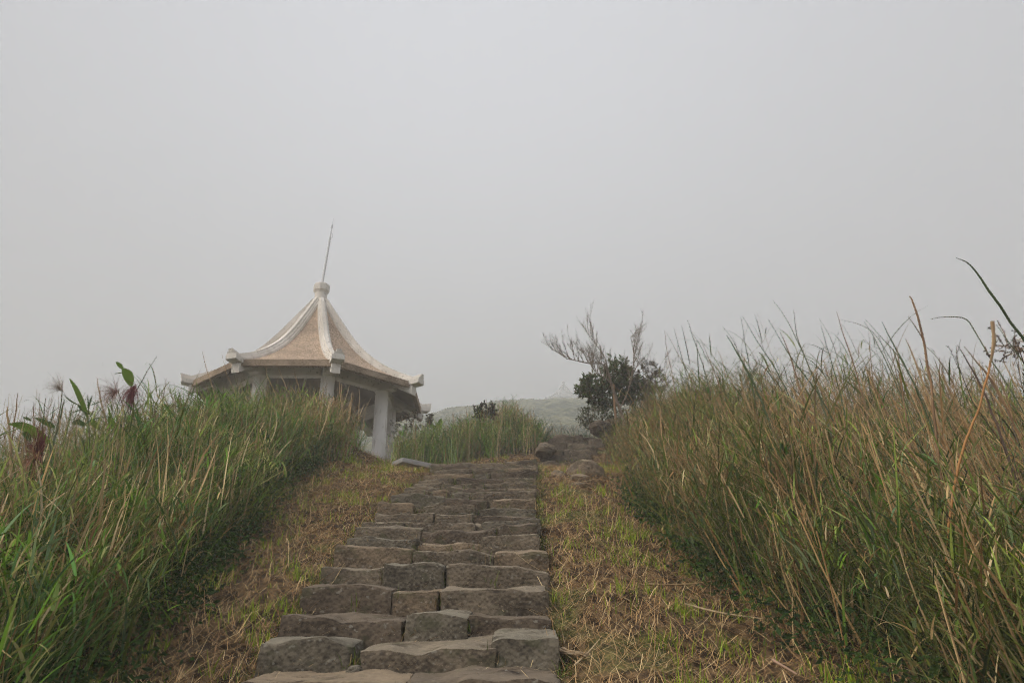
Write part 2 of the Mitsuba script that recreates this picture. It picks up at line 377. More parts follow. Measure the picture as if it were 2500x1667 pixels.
def step_stone(x0, x1, y, zl, zm, zr, depth, hgt, seed, rough=1.0):
    w = x1 - x0
    r = min(0.018, w * 0.2, hgt * 0.2)
    m = rounded_block(w, depth, hgt, r, 0.030)
    v = m.vertices.copy()
    u = np.clip(v[:, 0] / w + 0.5, 0, 1)
    top = zl * (2 * (u - 0.5) * (u - 1)) + zm * (4 * u * (1 - u)) + zr * (2 * u * (u - 0.5))
    back = v[:, 1] / depth + 0.5
    zz = v[:, 2] / hgt + 0.5
    wave = 0.034 * rough * (meshkit.fbm(np.stack([u * w * 4.2 + seed * 3.1, back * 1.2, back * 0 + seed], -1), 3, seed) - 0.5) * 2
    p = np.stack([v[:, 0] + (x0 + x1) / 2, v[:, 1] + y + depth / 2, top + (zz - 1) * hgt + 0.075 * back + wave * zz], -1)
    q = p + seed * 5.3
    p = p + 0.036 * rough * vec_noise(q, 3.2, seed) + 0.024 * rough * vec_noise(q, 15.0, seed + 3)
    p[:, 1] += 0.05 * (zz - 0.5) * rough            # faces lean back a little
    return trimesh.Trimesh(p, m.faces, process=False)


st = thing('stone_stairway', 'long flight of rough grey brown stone steps climbing from the foreground to the landing', 'stairs', kind='structure')
seed = 1
for k, (y, row) in enumerate(ROWS):
    ynext = ROWS[k + 1][0] if k + 1 < len(ROWS) else y + 0.6
    prev = np.mean([t[3] for t in ROWS[k - 1][1]]) if k else ROWS[0][1][0][3] - 0.2
    for (x0, x1, zl, zm, zr) in row:
        seed += 1
        small = x1 - x0 < 0.14
        hgt = max(0.26, zm - prev + 0.16)
        depth = (ynext - y + 0.16) * (0.6 if small else 1)
        yo = y + rs.uniform(-0.035, 0.035) + (0.08 if small else 0)
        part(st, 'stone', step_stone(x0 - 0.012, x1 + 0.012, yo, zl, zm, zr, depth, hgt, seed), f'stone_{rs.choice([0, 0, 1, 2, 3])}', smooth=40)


def boulder(c, r, seed, amp=0.28, sub=4):
    m = trimesh.creation.icosphere(subdivisions=sub)
    v = m.vertices
    d = 1 + amp * 2 * (meshkit.fbm(v * 1.1 + seed * 7.7, 3, seed) - 0.5) + 0.08 * (meshkit.fbm(v * 5 + seed, 3, seed + 1) - 0.5)
    # a few flat cleaved faces
    g = np.random.default_rng(seed)
    for _ in range(4):
        nn = g.normal(size=3)
        nn /= np.linalg.norm(nn)
        lim = g.uniform(0.72, 0.92)
        s = v @ nn * d
        d = np.where(s > lim, d * lim / np.maximum(s, 1e-6) * 0.75 + d * 0.25, d)
    return trimesh.Trimesh(v * d[:, None] * np.asarray(r) + np.asarray(c), m.faces, process=False)


def on_ground(px, py, dz=0.0):
    return np.array([px, py, float(height(px, py)) + dz])


# upper, darker flight
up = thing('upper_stairway', 'short dark flight of weathered stone steps beyond the landing, bending right', 'stairs', kind='structure')
ru = np.random.default_rng(5)
zs = np.interp(np.arange(7), [0, 6], [6.06, 7.42])
for k in range(7):
    y = 17.95 + 0.53 * k
    a, b = 0.50 + 0.085 * k + ru.uniform(-.06, .06), 1.62 + 0.125 * k + ru.uniform(-.08, .08)
    n = ru.integers(2, 4)
    cuts = np.sort(np.concatenate([[a, b], a + (b - a) * (np.arange(1, n) / n + ru.uniform(-.1, .1, n - 1))]))
    for x0, x1 in zip(cuts[:-1], cuts[1:]):
        seed += 1
        zt = zs[k] + ru.uniform(-.055, .045)
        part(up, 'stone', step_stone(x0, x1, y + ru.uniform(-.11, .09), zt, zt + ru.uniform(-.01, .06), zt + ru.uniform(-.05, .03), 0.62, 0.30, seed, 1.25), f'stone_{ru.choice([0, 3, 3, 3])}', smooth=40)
for (c, r) in (((0.757, 18.500, 6.395), (0.26, 0.30, 0.17)),):
    seed += 1
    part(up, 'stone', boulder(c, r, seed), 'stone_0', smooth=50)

# boulders
def rock(name, label, c, r, seed, bs, cat='rock', group=None, amp=0.28):
    k = thing(name, label, cat, group)
    add(k, boulder(c, r, seed, amp), bs, smooth=50)


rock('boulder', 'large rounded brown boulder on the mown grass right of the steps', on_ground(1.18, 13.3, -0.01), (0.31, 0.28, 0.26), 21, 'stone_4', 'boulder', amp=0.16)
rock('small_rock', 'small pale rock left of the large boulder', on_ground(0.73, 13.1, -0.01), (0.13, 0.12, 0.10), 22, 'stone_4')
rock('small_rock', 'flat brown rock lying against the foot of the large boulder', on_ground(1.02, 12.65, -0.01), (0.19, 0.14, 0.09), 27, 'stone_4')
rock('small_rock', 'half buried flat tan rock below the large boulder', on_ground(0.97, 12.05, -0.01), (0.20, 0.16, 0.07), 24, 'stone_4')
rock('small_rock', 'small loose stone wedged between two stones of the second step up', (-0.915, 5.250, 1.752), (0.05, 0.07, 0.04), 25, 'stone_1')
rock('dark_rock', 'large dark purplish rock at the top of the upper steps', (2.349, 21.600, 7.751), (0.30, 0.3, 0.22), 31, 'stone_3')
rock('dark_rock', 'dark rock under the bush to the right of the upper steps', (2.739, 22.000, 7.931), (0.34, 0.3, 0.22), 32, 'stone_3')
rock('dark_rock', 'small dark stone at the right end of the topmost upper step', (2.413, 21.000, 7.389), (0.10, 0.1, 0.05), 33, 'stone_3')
slab = thing('concrete_slab', 'grey concrete slab lying beside the landing under the pavilion columns', 'slab')
c = np.array((-1.926, 16.200, 5.522))
m = rounded_block(0.72, 0.6, 0.10, 0.02, 0.1)
m.apply_transform(trimesh.transformations.rotation_matrix(0.5, [0, 0, 1]))
m.apply_transform(trimesh.transformations.rotation_matrix(0.10, [0, 1, 0]))
m.apply_translation(c)
add(slab, m, 'grey_concrete', smooth=30)

# ------------------------------------------------------------------ pavilion
PROFILE_T = np.array([0.0, 0.06, 0.2, 0.31, 0.455, 0.67, 0.85, 0.945, 1.0])
PROFILE_Z = np.array([1.0, 0.905, 0.69, 0.53, 0.355, 0.175, 0.068, 0.024, 0.0])


def pavilion(key, cx, cy, zf, zc, ze, za, re, rc, rot, pole=None, grey=False):
    s = re / 3.4
    part = (lambda p, nm, m, b, **kw: globals()['part'](p, nm, m, 'old_concrete', **kw)) if grey else globals()['part']
    ang = rot + np.radians(45) * np.arange(8)

    def pt(r, a, z):
        return np.array([cx + r * math.cos(a), cy + r * math.sin(a), z])

    tt = np.linspace(0.05, 1, 22)
    from scipy.interpolate import PchipInterpolator
    prof = PchipInterpolator(PROFILE_T, PROFILE_Z)
    zt = ze + (za - ze) * prof(tt)
    for k in range(8):
        a0, a1 = ang[k], ang[(k + 1) % 8]
        am = a0 + np.radians(22.5)
        # roof panel, concave, a thick shell
        top = np.array([[pt(t * re, a0, z) * (1 - w) + pt(t * re, a1, z) * w for w in np.linspace(0, 1, 5)] for t, z in zip(tt, zt)])
        th = 0.10 * s
        bot = top.copy()
        bot[..., 2] -= th
        nt, nw = top.shape[:2]
        i, j = np.meshgrid(np.arange(nt - 1), np.arange(nw - 1), indexing='ij')
        q = np.stack([i * nw + j, (i + 1) * nw + j, (i + 1) * nw + j + 1, i * nw + j + 1], -1).reshape(-1, 4)
        part(key, 'roof_panel', trimesh.Trimesh(top.reshape(-1, 3), np.vstack([q[:, [0, 1, 2]], q[:, [0, 2, 3]]]), process=False), 'roughcast', smooth=True)
        part(key, 'soffit', trimesh.Trimesh(bot.reshape(-1, 3), np.vstack([q[:, [0, 2, 1]], q[:, [0, 3, 2]]]), process=False), 'soffit_concrete', smooth=True)
        # fascia board
        f = []
        for (r0, r1, z0, z1) in ((re - 0.10 * s, re + 0.03 * s, ze - 0.165 * s, ze + 0.012 * s),):
            c8 = [pt(r0, a0, z0), pt(r1, a0, z0), pt(r1, a0, z1), pt(r0, a0, z1), pt(r0, a1, z0), pt(r1, a1, z0), pt(r1, a1, z1), pt(r0, a1, z1)]
            f = trimesh.convex.convex_hull(np.array(c8))
        part(key, 'fascia', f, 'fascia_render')
        # ring beam between two columns
        d = pt(1, a1, 0) - pt(1, a0, 0)
        d /= np.linalg.norm(d)
        nrm = np.array([math.cos(am), math.sin(am), 0])
        p0, p1 = pt(rc, a0, 0) + d * 0.19 * s, pt(rc, a1, 0) - d * 0.19 * s
        bw = 0.13 * s
        c8 = [p + nrm * o + [0, 0, z] for p in (p0, p1) for o in (-bw, bw) for z in (zc + 0.005, zc + 0.33 * s)]
        part(key, 'ring_beam', trimesh.convex.convex_hull(np.array(c8)), 'white_concrete')
    for k in range(8):
        a = ang[k]
        er, et = np.array([math.cos(a), math.sin(a), 0]), np.array([-math.sin(a), math.cos(a), 0])
        C = np.array([cx, cy, 0])
        # column
        r0 = 0.19 * s
        m = trimesh.creation.cylinder(r0, zc - zf + 0.3, sections=36)
        m.apply_translation(C + er * rc + [0, 0, (zc + zf - 0.3) / 2])
        part(key, 'column', m, 'column_paint', smooth=40)
        # cap block: the end of the radial tie beam
        m = rounded_block(0.62 * s, 0.34 * s, 0.26 * s, 0.03 * s, 0.09 * s)
        m.apply_transform(trimesh.transformations.rotation_matrix(a, [0, 0, 1]))
        m.apply_translation(C + er * (rc + 0.09 * s) + [0, 0, zc + 0.135 * s])
        part(key, 'cap_block', m, 'white_concrete', smooth=30)
        # corner bracket under the ridge tip
        def soff(r):
            return ze + (za - ze) * float(prof(r / re)) - 0.11 * s
        ra, rb = rc - 0.45 * s, re + 0.06 * s
        hw = 0.12 * s
        c8 = []
        for r, zt_, hh in ((ra, soff(ra), 0.30 * s), (rb, ze - 0.12 * s, 0.25 * s)):
            for o in (-hw, hw):
                c8 += [C + er * r + et * o + [0, 0, zt_], C + er * (r - 0.02) + et * o + [0, 0, zt_ - hh]]
        part(key, 'bracket', trimesh.convex.convex_hull(np.array(c8)), 'white_concrete')
        # ridge: moulded bar swept down the hip, turned up at its tip
        tr = np.concatenate([np.linspace(0.045, 1.0, 26), [1.022, 1.044, 1.066, 1.088]])
        zr = ze + (za - ze) * prof(np.minimum(tr, 1))
        zr[26:] += np.array([0.004, 0.012, 0.026, 0.044]) * s
        zr += 0.0
        prf = np.array([(-.165, -.09), (-.165, .035), (-.122, .040), (-.118, .095), (-.068, .100), (-.064, .165), (.064, .165), (.068, .100), (.118, .095), (.122, .040), (.165, .035), (.165, -.09)]) * s
        P = np.stack([cx + tr * re * math.cos(a), cy + tr * re * math.sin(a), zr], -1)
        tg = np.gradient(P, axis=0)
        tg /= np.linalg.norm(tg, axis=1, keepdims=True)
        tg[-1] = tg[-2]
        nr = np.cross(et[None], tg)
        nr *= np.sign(nr[:, 2:3])
        sc = np.interp(tr, [0, 0.25, 1.0, 1.09], [0.66, 0.92, 1.0, 1.04])
        V = P[:, None] + (et[None, None] * prf[None, :, 0:1] + nr[:, None] * prf[None, :, 1:2]) * sc[:, None, None]
        # stepped end: the upper courses reach further out
        V[-1] += er[None] * np.array([-.05, -.02, -.02, .02, .02, .06, .06, .02, .02, -.02, -.02, -.05])[:, None] * s
        n, mm = V.shape[:2]
        i, j = np.meshgrid(np.arange(n - 1), np.arange(mm), indexing='ij')
        q = np.stack([i * mm + j, i * mm + (j + 1) % mm, (i + 1) * mm + (j + 1) % mm, (i + 1) * mm + j], -1).reshape(-1, 4)
        F = [q[:, [0, 1, 2]], q[:, [0, 2, 3]]]
        vv = V.reshape(-1, 3)
        for row_, flip in ((0, False), (n - 1, True)):
            cpt = len(vv)
            vv = np.vstack([vv, vv[row_ * mm:(row_ + 1) * mm].mean(0)])
            kk = np.arange(mm)
            tri = np.stack([kk * 0 + cpt, row_ * mm + kk, row_ * mm + (kk + 1) % mm], 1)
            F.append(tri[:, ::-1] if not flip else tri)
        rm = trimesh.Trimesh(vv, np.vstack(F), process=False)
        rm.fix_normals()
        part(key, 'ridge', rm, 'white_concrete', smooth=28)
    # neck and eight-sided knob
    def octagon(r, z0, z1, r2=None):
        r2 = r2 or r
        pts = [pt(r, a + np.radians(22.5), z0) for a in ang] + [pt(r2, a + np.radians(22.5), z1) for a in ang]
        return trimesh.convex.convex_hull(np.array(pts))
    nk = trimesh.creation.cylinder(0.19 * s, 0.40 * s, sections=28)
    nk.apply_translation([cx, cy, za - 0.05 * s])
    part(key, 'neck', nk, 'white_concrete', smooth=40)
    part(key, 'knob', concat([octagon(0.215 * s, za + 0.06 * s, za + 0.12 * s, 0.23 * s), octagon(0.255 * s, za + 0.122 * s, za + 0.32 * s), octagon(0.255 * s, za + 0.321 * s, za + 0.37 * s, 0.20 * s)]), 'white_concrete')
    if pole is not None:
        b, e = np.array([cx, cy, za + 0.36 * s]), np.asarray(pole, float)
        def along(f):
            return b + (e - b) * f
        pk = part(key, 'lightning_rod', tube([along(0), along(0.35), along(0.69)], [0.036, 0.034, 0.030], 10), 'grey_metal', smooth=40)
        part(pk, 'rod_tip', concat([tube([along(0.69), along(0.75)], 0.018, 8), tube([along(0.745), along(0.82)], 0.010, 8), tube([along(0.815), along(0.87)], 0.028, 10), tube([along(0.87), e], [0.006, 0.003], 5)]), 'grey_metal')
        w = np.array([along(0.66) + [0.03, 0, 0], along(0.69) + [0.07, 0, 0], along(0.73) + [0.06, 0, 0], along(0.755)])
        part(pk, 'rod_cable', tube(smooth_line(w, 9), 0.006, 5), 'grey_metal')
    # floor plinth
    part(key, 'plinth', octagon(rc + 0.24 * s, zf - 0.8 * s, zf - 0.12 * s), 'grey_concrete')


pv = thing('pavilion', 'pale eight sided concrete pavilion with concave tan roof and white ridges on the left', 'pavilion')
pavilion(pv, -5.99, 23.98, 7.20, 9.275, 9.43, 12.757, 3.4, 2.413, math.radians(203.2), pole=(-5.815, 24.000, 15.593))
pv2 = thing('distant_pavilion', 'faint pavilion on the ridge top almost lost in fog', 'pavilion')
pavilion(pv2, 33.0, 510.0, 157.5, 161.5, 162.3, 173.5, 12.0, 8.6, math.radians(203.2), grey=True)

# ------------------------------------------------------------------ tall grass on the banks
G = np.random.default_rng(2024)


def x_left(y):
    return np.interp(y, [0, 4, 5.3, 6.5, 9, 12, 13.5, 15, 16.5, 18, 19.5], [-2.6, -2.35, -2.4, -2.65, -3.05, -3.45, -3.5, -3.2, -3.15, -3.5, -3.8])


def x_right(y):
    return np.interp(y, [0, 4.0, 4.9, 6.0, 7.8, 11.0, 12.3, 14, 16, 18, 20, 23], [3.0, 2.5, 2.3, 1.98, 1.72, 1.75, 2.05, 2.35, 2.30, 2.30, 2.45, 2.9])


GREENS = np.array([(0.075, 0.115, 0.030), (0.095, 0.140, 0.040), (0.060, 0.090, 0.030), (0.120, 0.150, 0.050), (0.085, 0.125, 0.050), (0.150, 0.165, 0.070)])
DRY = np.array([(0.52, 0.38, 0.19), (0.40, 0.26, 0.125), (0.58, 0.46, 0.27), (0.31, 0.19, 0.09), (0.45, 0.33, 0.18)])


def colours(n, dry, bright=1.0):
    c = GREENS[G.integers(0, len(GREENS), n)] * G.uniform(0.75, 1.25, (n, 1))
    d = DRY[G.integers(0, len(DRY), n)] * G.uniform(0.7, 1.15, (n, 1))
    m = G.random(n) < dry
    return np.where(m[:, None], d, c) * bright


def on(xy):
    return np.column_stack([xy, height(xy[:, 0], xy[:, 1]) - 0.03])


def patch(n, x0, x1, y0, y1, keep, clump=0.0):
    out = []
    have = 0
    while have < n:
        m = int(n * 1.6) + 100
        y = G.uniform(y0, y1, m)
        x = G.uniform(x0, x1, m)
        if clump:
            k = meshkit.noise(np.stack([x * 2.2, y * 2.2, x * 0], -1), 4)
            ok = keep(x, y) & (G.random(m) < np.clip(k * 1.6 - 0.1, 1 - clump, 1))
        else:
            ok = keep(x, y)
        out.append(np.stack([x[ok], y[ok]], -1))
        have += ok.sum()
    return np.vstack(out)[:n]


def tall(n, region, keep, hmin, hmax, wmin, wmax, dry, az_mean, az_spread, tilt, bend, K=5, edge=None, hmod=None):
    xy = patch(n, *region, keep, 0.7)
    b = on(xy)
    h = G.uniform(hmin, hmax, n) * (0.8 + 0.4 * meshkit.noise(np.stack([xy[:, 0] * 0.9, xy[:, 1] * 0.9, xy[:, 0] * 0], -1), 9))
    if hmod is not None:
        h = h * hmod(xy[:, 0], xy[:, 1])
    az = az_mean + G.normal(0, az_spread, n)
    col = colours(n, dry)
    tipc = DRY[G.integers(0, len(DRY), n)] * 0.9
    keep_green = (G.random(n) < 0.6)[:, None]
    return ribbons(b, h, az, G.uniform(*tilt, n), np.abs(G.normal(bend, bend * 0.6, n)), G.uniform(wmin, wmax, n), col, K, np.where(keep_green, col, tipc))


def stems(n, region, keep, hmin, hmax, rad, az_mean, az_spread, tilt, pal, K=3, hmod=None, bend=0.12):
    """Stiff dead culms: thin three-sided rods."""
    xy = patch(n, *region, keep)
    b = on(xy)
    h = G.uniform(hmin, hmax, n)
    if hmod is not None:
        h = h * hmod(xy[:, 0], xy[:, 1])
    az = az_mean + G.normal(0, az_spread, n)
    t = G.uniform(*tilt, n)
    bd = G.normal(0, bend, n)
    s = np.linspace(0, 1, K + 1)
    ang = t[:, None] + bd[:, None] * s[None]
    hx = np.concatenate([np.zeros((n, 1)), np.cumsum(np.sin(ang[:, 1:]) * (h / K)[:, None], 1)], 1)
    hz = np.concatenate([np.zeros((n, 1)), np.cumsum(np.cos(ang[:, 1:]) * (h / K)[:, None], 1)], 1)
    pos = b[:, None] + np.stack([hx * np.cos(az)[:, None], hx * np.sin(az)[:, None], hz], -1)
    r = G.uniform(*rad, n)[:, None] * np.interp(s, [0, 1], [1, 0.55])[None]
    a3 = np.arange(3) * 2 * np.pi / 3
    ring = np.stack([np.cos(a3), np.sin(a3), a3 * 0], -1)
    v = pos[:, :, None] + ring[None, None] * r[..., None, None]
    k, j = np.meshgrid(np.arange(K), np.arange(3), indexing='ij')
    q0 = np.stack([k * 3 + j, k * 3 + (j + 1) % 3, (k + 1) * 3 + (j + 1) % 3, (k + 1) * 3 + j], -1).reshape(-1, 4)
    q = (np.arange(n)[:, None, None] * (3 * (K + 1)) + q0[None]).reshape(-1, 4)
    col = pal[G.integers(0, len(pal), n)] * G.uniform(0.7, 1.15, (n, 1))
    c = np.repeat(col, 3 * (K + 1), 0)
    return v.reshape(-1, 3), np.vstack([q[:, [0, 1, 2]], q[:, [0, 2, 3]]]), c


in_pav = lambda x, y: np.hypot(x + 5.99, y - 23.98) < 3.1
PI = math.pi
def tufts(n, per, region, keep, hgt, width, dry, lean_az, lean, tilt=(0.0, 0.42), bend=0.9, K=6, hmod=None, spread=0.075, green=None, bright=(0.5, 1.55), lean_sd=0.7, upper=0.70):
    """Grass tussocks: every tussock has its own height, lean, tone and share of dead blades; its blades arch out of one foot."""
    cen = patch(n, *region, keep, 0.6)
    pal = GREENS if green is None else np.asarray(green)
    q = np.stack([cen[:, 0], cen[:, 1], cen[:, 0] * 0], -1)
    H = G.uniform(*hgt, n) * (0.72 + 0.56 * meshkit.noise(q * 0.8, 9))
    if hmod is not None:
        H = H * hmod(cen[:, 0], cen[:, 1])
    D = np.clip(dry + 0.9 * (meshkit.noise(q * 1.1, 14) - 0.5) + G.normal(0, 0.16, n), 0, 0.95)
    Bt = G.uniform(*bright, n)
    hue = pal[G.integers(0, len(pal), n)]
    laz = lean_az + G.normal(0, lean_sd, n)
    lt = np.abs(G.normal(lean, 0.12, n))
    m = np.maximum(3, G.poisson(per, n))
    k = np.repeat(np.arange(n), m)
    N = len(k)
    off = G.normal(0, spread, (N, 2))
    xy = cen[k] + off
    raz, t = G.uniform(0, 2 * np.pi, N), G.uniform(*tilt, N)
    dx = np.sin(lt[k]) * np.cos(laz[k]) + np.sin(t) * np.cos(raz)
    dy = np.sin(lt[k]) * np.sin(laz[k]) + np.sin(t) * np.sin(raz)
    az, tl = np.arctan2(dy, dx), np.arcsin(np.clip(np.hypot(dx, dy), 0, 0.92))
    h = H[k] * G.uniform(0.5, 1.08, N) ** 0.8
    # part of the blades spring from the culms, well above the ground
    mid = G.random(N) < upper
    rise = np.where(mid, H[k] * G.uniform(0.3, 0.85, N), 0)
    lx = rise * np.tan(lt[k])
    t2 = G.uniform(0.25, 1.15, N)
    az, tl = np.where(mid, raz + 0.35 * (laz[k] - raz) * (G.random(N) < 0.5), az), np.where(mid, t2, tl)
    h = np.where(mid, np.minimum(H[k] * G.uniform(0.25, 0.55, N), (H[k] * G.uniform(0.85, 1.04, N) - rise) / np.maximum(0.35, np.cos(t2))), h)
    h = np.maximum(h, 0.12)
    c = hue[k] * G.uniform(0.7, 1.3, (N, 1)) * np.array([1, 1, 1]) + G.normal(0, 0.008, (N, 3))
    isdry = G.random(N) < D[k]
    c = np.where(isdry[:, None], DRY[G.integers(0, len(DRY), N)] * G.uniform(0.6, 1.2, (N, 1)), c) * Bt[k][:, None]
    tip = np.where((G.random(N) < 0.35)[:, None], DRY[G.integers(0, len(DRY), N)] * 0.8, c)
    w = G.uniform(*width, N) * np.where(isdry, 0.75, 1.0)
    b = on(xy) + np.stack([lx * np.cos(laz[k]), lx * np.sin(laz[k]), rise], -1)
    return ribbons(b, h, az, tl, np.abs(G.normal(bend, bend * 0.5, N)), w, np.maximum(c, 0.012), K, tip, power=1.8, twist=G.normal(0, 0.35, N))


def dead_leaves(n, region, keep, az, tilt, c=DRY):
    """Broad withered sheaths and leaves caught upright among the stems."""
    xy = patch(n, *region, keep)
    b = on(xy) + np.column_stack([np.zeros((n, 2)), G.uniform(0.15, 0.8, n)])
    return ribbons(b, G.uniform(0.3, 0.75, n), az + G.normal(0, 1.0, n), G.uniform(*tilt, n), G.normal(0.15, 0.4, n), G.uniform(0.012, 0.030, n), c[G.integers(0, len(c), n)] * G.uniform(0.8, 1.2, (n, 1)), 4, twist=G.normal(0, 0.5, n), blunt=0.5)


# left bank
kl = lambda x, y: (x < x_left(y) + 0.13 * np.sin(y * 5) + 0.08 * np.sin(y * 13)) & (np.hypot(x, y) > 3.4) & (x > -0.66 * y - 2.0)
hl = lambda x, y: np.interp(x - x_left(y), [-2.0, -0.9, -0.3, 0.2], [1.0, 0.97, 0.80, 0.5]) * np.interp(y, [3, 5.5, 15, 17, 20], [0.95, 1.0, 0.93, 0.82, 0.72])
front = lambda x, y: kl(x, y) & (x > x_left(y) - 1.4)
LUSH = 1.02 * np.array([(0.105, 0.200, 0.030), (0.140, 0.235, 0.040), (0.085, 0.165, 0.045), (0.190, 0.250, 0.060), (0.140, 0.200, 0.090), (0.270, 0.280, 0.100)]) * 1.12
L = [tufts(640, 16, (-6, -2, 3.4, 19.5), front, (1.3, 1.8), (0.010, 0.027), 0.15, 0.2, 0.16, K=7, hmod=hl, green=LUSH, lean_sd=1.4),
     tufts(600, 16, (-11.5, -3, 3.4, 20), kl, (1.35, 1.85), (0.009, 0.024), 0.18, 0.2, 0.14, K=6, hmod=hl, green=LUSH, lean_sd=1.4),
     tufts(170, 14, (-6, -2.2, 3.4, 12), front, (0.7, 1.2), (0.008, 0.018), 0.10, 0.1, 0.25, (0.1, 0.7), 1.3, 7, green=LUSH),
     tufts(170, 9, (-5.5, -2.2, 3.6, 9.5), front, (1.0, 1.55), (0.018, 0.034), 0.06, 0.2, 0.18, (0.1, 0.6), 1.3, 8, hmod=hl, green=LUSH * 0.85, lean_sd=1.5),
     tufts(70, 6, (-8, -2.6, 4.2, 15), kl, (1.2, 1.6), (0.030, 0.055), 0.0, 0.2, 0.15, (0.1, 0.5), 1.3, 8, hmod=hl, green=LUSH * 0.8),
     tufts(260, 11, (-6, -2.4, 4, 15), front, (1.2, 1.6), (0.016, 0.026), 0.03, 0.2, 0.15, (0.05, 0.4), 1.2, 8, hmod=hl, green=LUSH)]
key = thing('left_grass', 'tall green and straw coloured silvergrass covering the left bank below the pavilion', 'grass', kind='stuff')
add_blades(key, L)
key = thing('left_stems', 'dead tan stems standing among the tall grass on the left bank', 'dry stems', kind='stuff')
add_blades(key, [stems(1500, (-10, -2.4, 3.6, 20), kl, 0.9, 1.65, (0.003, 0.007), 1.2, 1.8, (0.0, 0.32), DRY, hmod=hl),
                 stems(1300, (-10, -2.4, 5, 20), kl, 1.45, 1.85, (0.002, 0.0035), 1.2, 1.8, (0.0, 0.28), DRY * 0.8, hmod=hl),
                 dead_leaves(950, (-8, -2.4, 3.6, 18), front, 0.3, (0.0, 0.5))], 'dry_stem')
# right bank
kr = lambda x, y: (x > x_right(y) + 0.13 * np.sin(y * 5 + 1) + 0.08 * np.sin(y * 12)) & (np.hypot(x, y) > 3.6) & (x < 0.66 * y + 2.4)
hr = lambda x, y: np.interp(x - x_right(y), [-0.2, 0.3, 0.9, 2.0], [0.45, 0.75, 0.95, 1.0]) * np.interp(y - 1.2 * np.clip(x - 2.5, 0, 3), [12, 15, 18, 22], [1, 0.92, 0.70, 0.5])
front = lambda x, y: kr(x, y) & (x < x_right(y) + 1.5)
WORN = 0.98 * np.array([(0.125, 0.170, 0.035), (0.155, 0.195, 0.050), (0.105, 0.140, 0.050), (0.215, 0.215, 0.080), (0.130, 0.160, 0.075), (0.190, 0.240, 0.055)]) * 1.12
R = [tufts(700, 16, (1.4, 6.5, 3.4, 23), front, (1.4, 1.95), (0.009, 0.024), 0.32, PI - 0.2, 0.32, K=7, hmod=hr, green=WORN),
     tufts(780, 16, (1.6, 13, 3.4, 24), kr, (1.45, 2.0), (0.009, 0.022), 0.33, PI - 0.2, 0.28, K=6, hmod=hr, green=WORN),
     tufts(180, 14, (1.4, 6, 3.4, 12), front, (0.6, 1.15), (0.008, 0.018), 0.20, PI, 0.3, (0.1, 0.7), 1.3, 7, green=WORN),
     tufts(170, 9, (1.5, 5.5, 3.6, 9.5), front, (1.0, 1.6), (0.018, 0.034), 0.10, PI, 0.25, (0.1, 0.6), 1.3, 8, hmod=hr, green=LUSH * 0.8, lean_sd=1.2),
     tufts(130, 12, (1.6, 8, 4, 14), kr, (1.2, 1.6), (0.016, 0.028), 0.05, PI - .3, 0.3, (0.05, 0.45), 1.1, 8, hmod=hr, green=LUSH)]
key = thing('right_grass', 'tall leaning green and brown silvergrass covering the right bank', 'grass', kind='stuff')
add_blades(key, R)
key = thing('right_stems', 'dead brown stems leaning left among the grass of the right bank', 'dry stems', kind='stuff')
add_blades(key, [stems(3000, (1.6, 11, 3.6, 22), kr, 0.9, 1.75, (0.004, 0.0105), PI - 0.3, 0.7, (0.12, 0.55), DRY * np.array([1.0, 0.9, 0.8]), hmod=hr),
                 stems(1500, (1.6, 12, 5, 22), kr, 1.4, 1.8, (0.002, 0.0035), PI - 0.3, 0.8, (0.1, 0.5), DRY * 0.7, hmod=hr),
                 dead_leaves(620, (1.6, 9, 3.6, 18), front, PI, (0.05, 0.7))], 'dry_stem')
# bank behind the landing
kb = lambda x, y: (np.hypot(x + 5.99, y - 23.98) > 3.3) & (y > 18.8 + 0.3 * np.maximum(0, x + 1.5) + 0.2 * np.sin(x * 6)) & (x < 0.62 + 0.1 * np.sin(y * 5)) & (x > -0.142 * y)
hb = lambda x, y: np.interp(x, [-4.5, -3, -1.5, 0.0, 0.6], [0.7, 0.75, 0.86, 0.85, 0.55])
key = thing('landing_grass', 'clump of tall grass behind the landing between pavilion and upper steps', 'grass', kind='stuff')
add_blades(key, [tufts(420, 26, (-4.6, 0.7, 18.6, 23.5), kb, (1.1, 1.5), (0.009, 0.020), 0.40, 1.0, 0.1, K=6, hmod=hb, green=LUSH)])
key = thing('landing_stems', 'dead straw stems in the grass behind the landing', 'dry stems', kind='stuff')
add_blades(key, [stems(260, (-3, 0.6, 18.8, 22), kb, 0.9, 1.5, (0.005, 0.009), 1.0, 2.0, (0.0, 0.25), DRY, hmod=hb)], 'dry_stem')
# fog-bound slopes
yy = 23.5 + 110 * G.random(90000) ** 1.6
xx = np.interp(yy, CREST_Y, CREST_X) + G.uniform(-1, 1, 90000) * (4 + 0.15 * yy)
xy = np.stack([xx, yy], -1)
xy = xy[~in_pav(xx, yy) & (xx > -0.16 * yy) & ~((yy < 26) & (xx > 0.9) & (xx < 2.6))][:46000]
n = len(xy)
hb_ = (G.uniform(0.5, 1.2, n) + 0.006 * xy[:, 1]) * (0.6 + 0.8 * meshkit.noise(np.stack([xy[:, 0] * .5, xy[:, 1] * .5, xy[:, 0] * 0], -1), 12))
key = thing('hill_grass', 'pale green rough grass on the slopes fading into fog behind the upper steps', 'grass', kind='stuff')
add_blades(key, [ribbons(on(xy), hb_, G.uniform(0, 6.28, n), G.uniform(0.1, .9, n), G.uniform(0.4, 1.5, n), 0.014 + 0.0006 * xy[:, 1], 1.1 * colours(n, 0.2) * (0.5 + 0.8 * meshkit.noise(np.stack([xy[:, 0] * .6, xy[:, 1] * .6, xy[:, 0] * 0], -1), 15))[:, None], 3)])

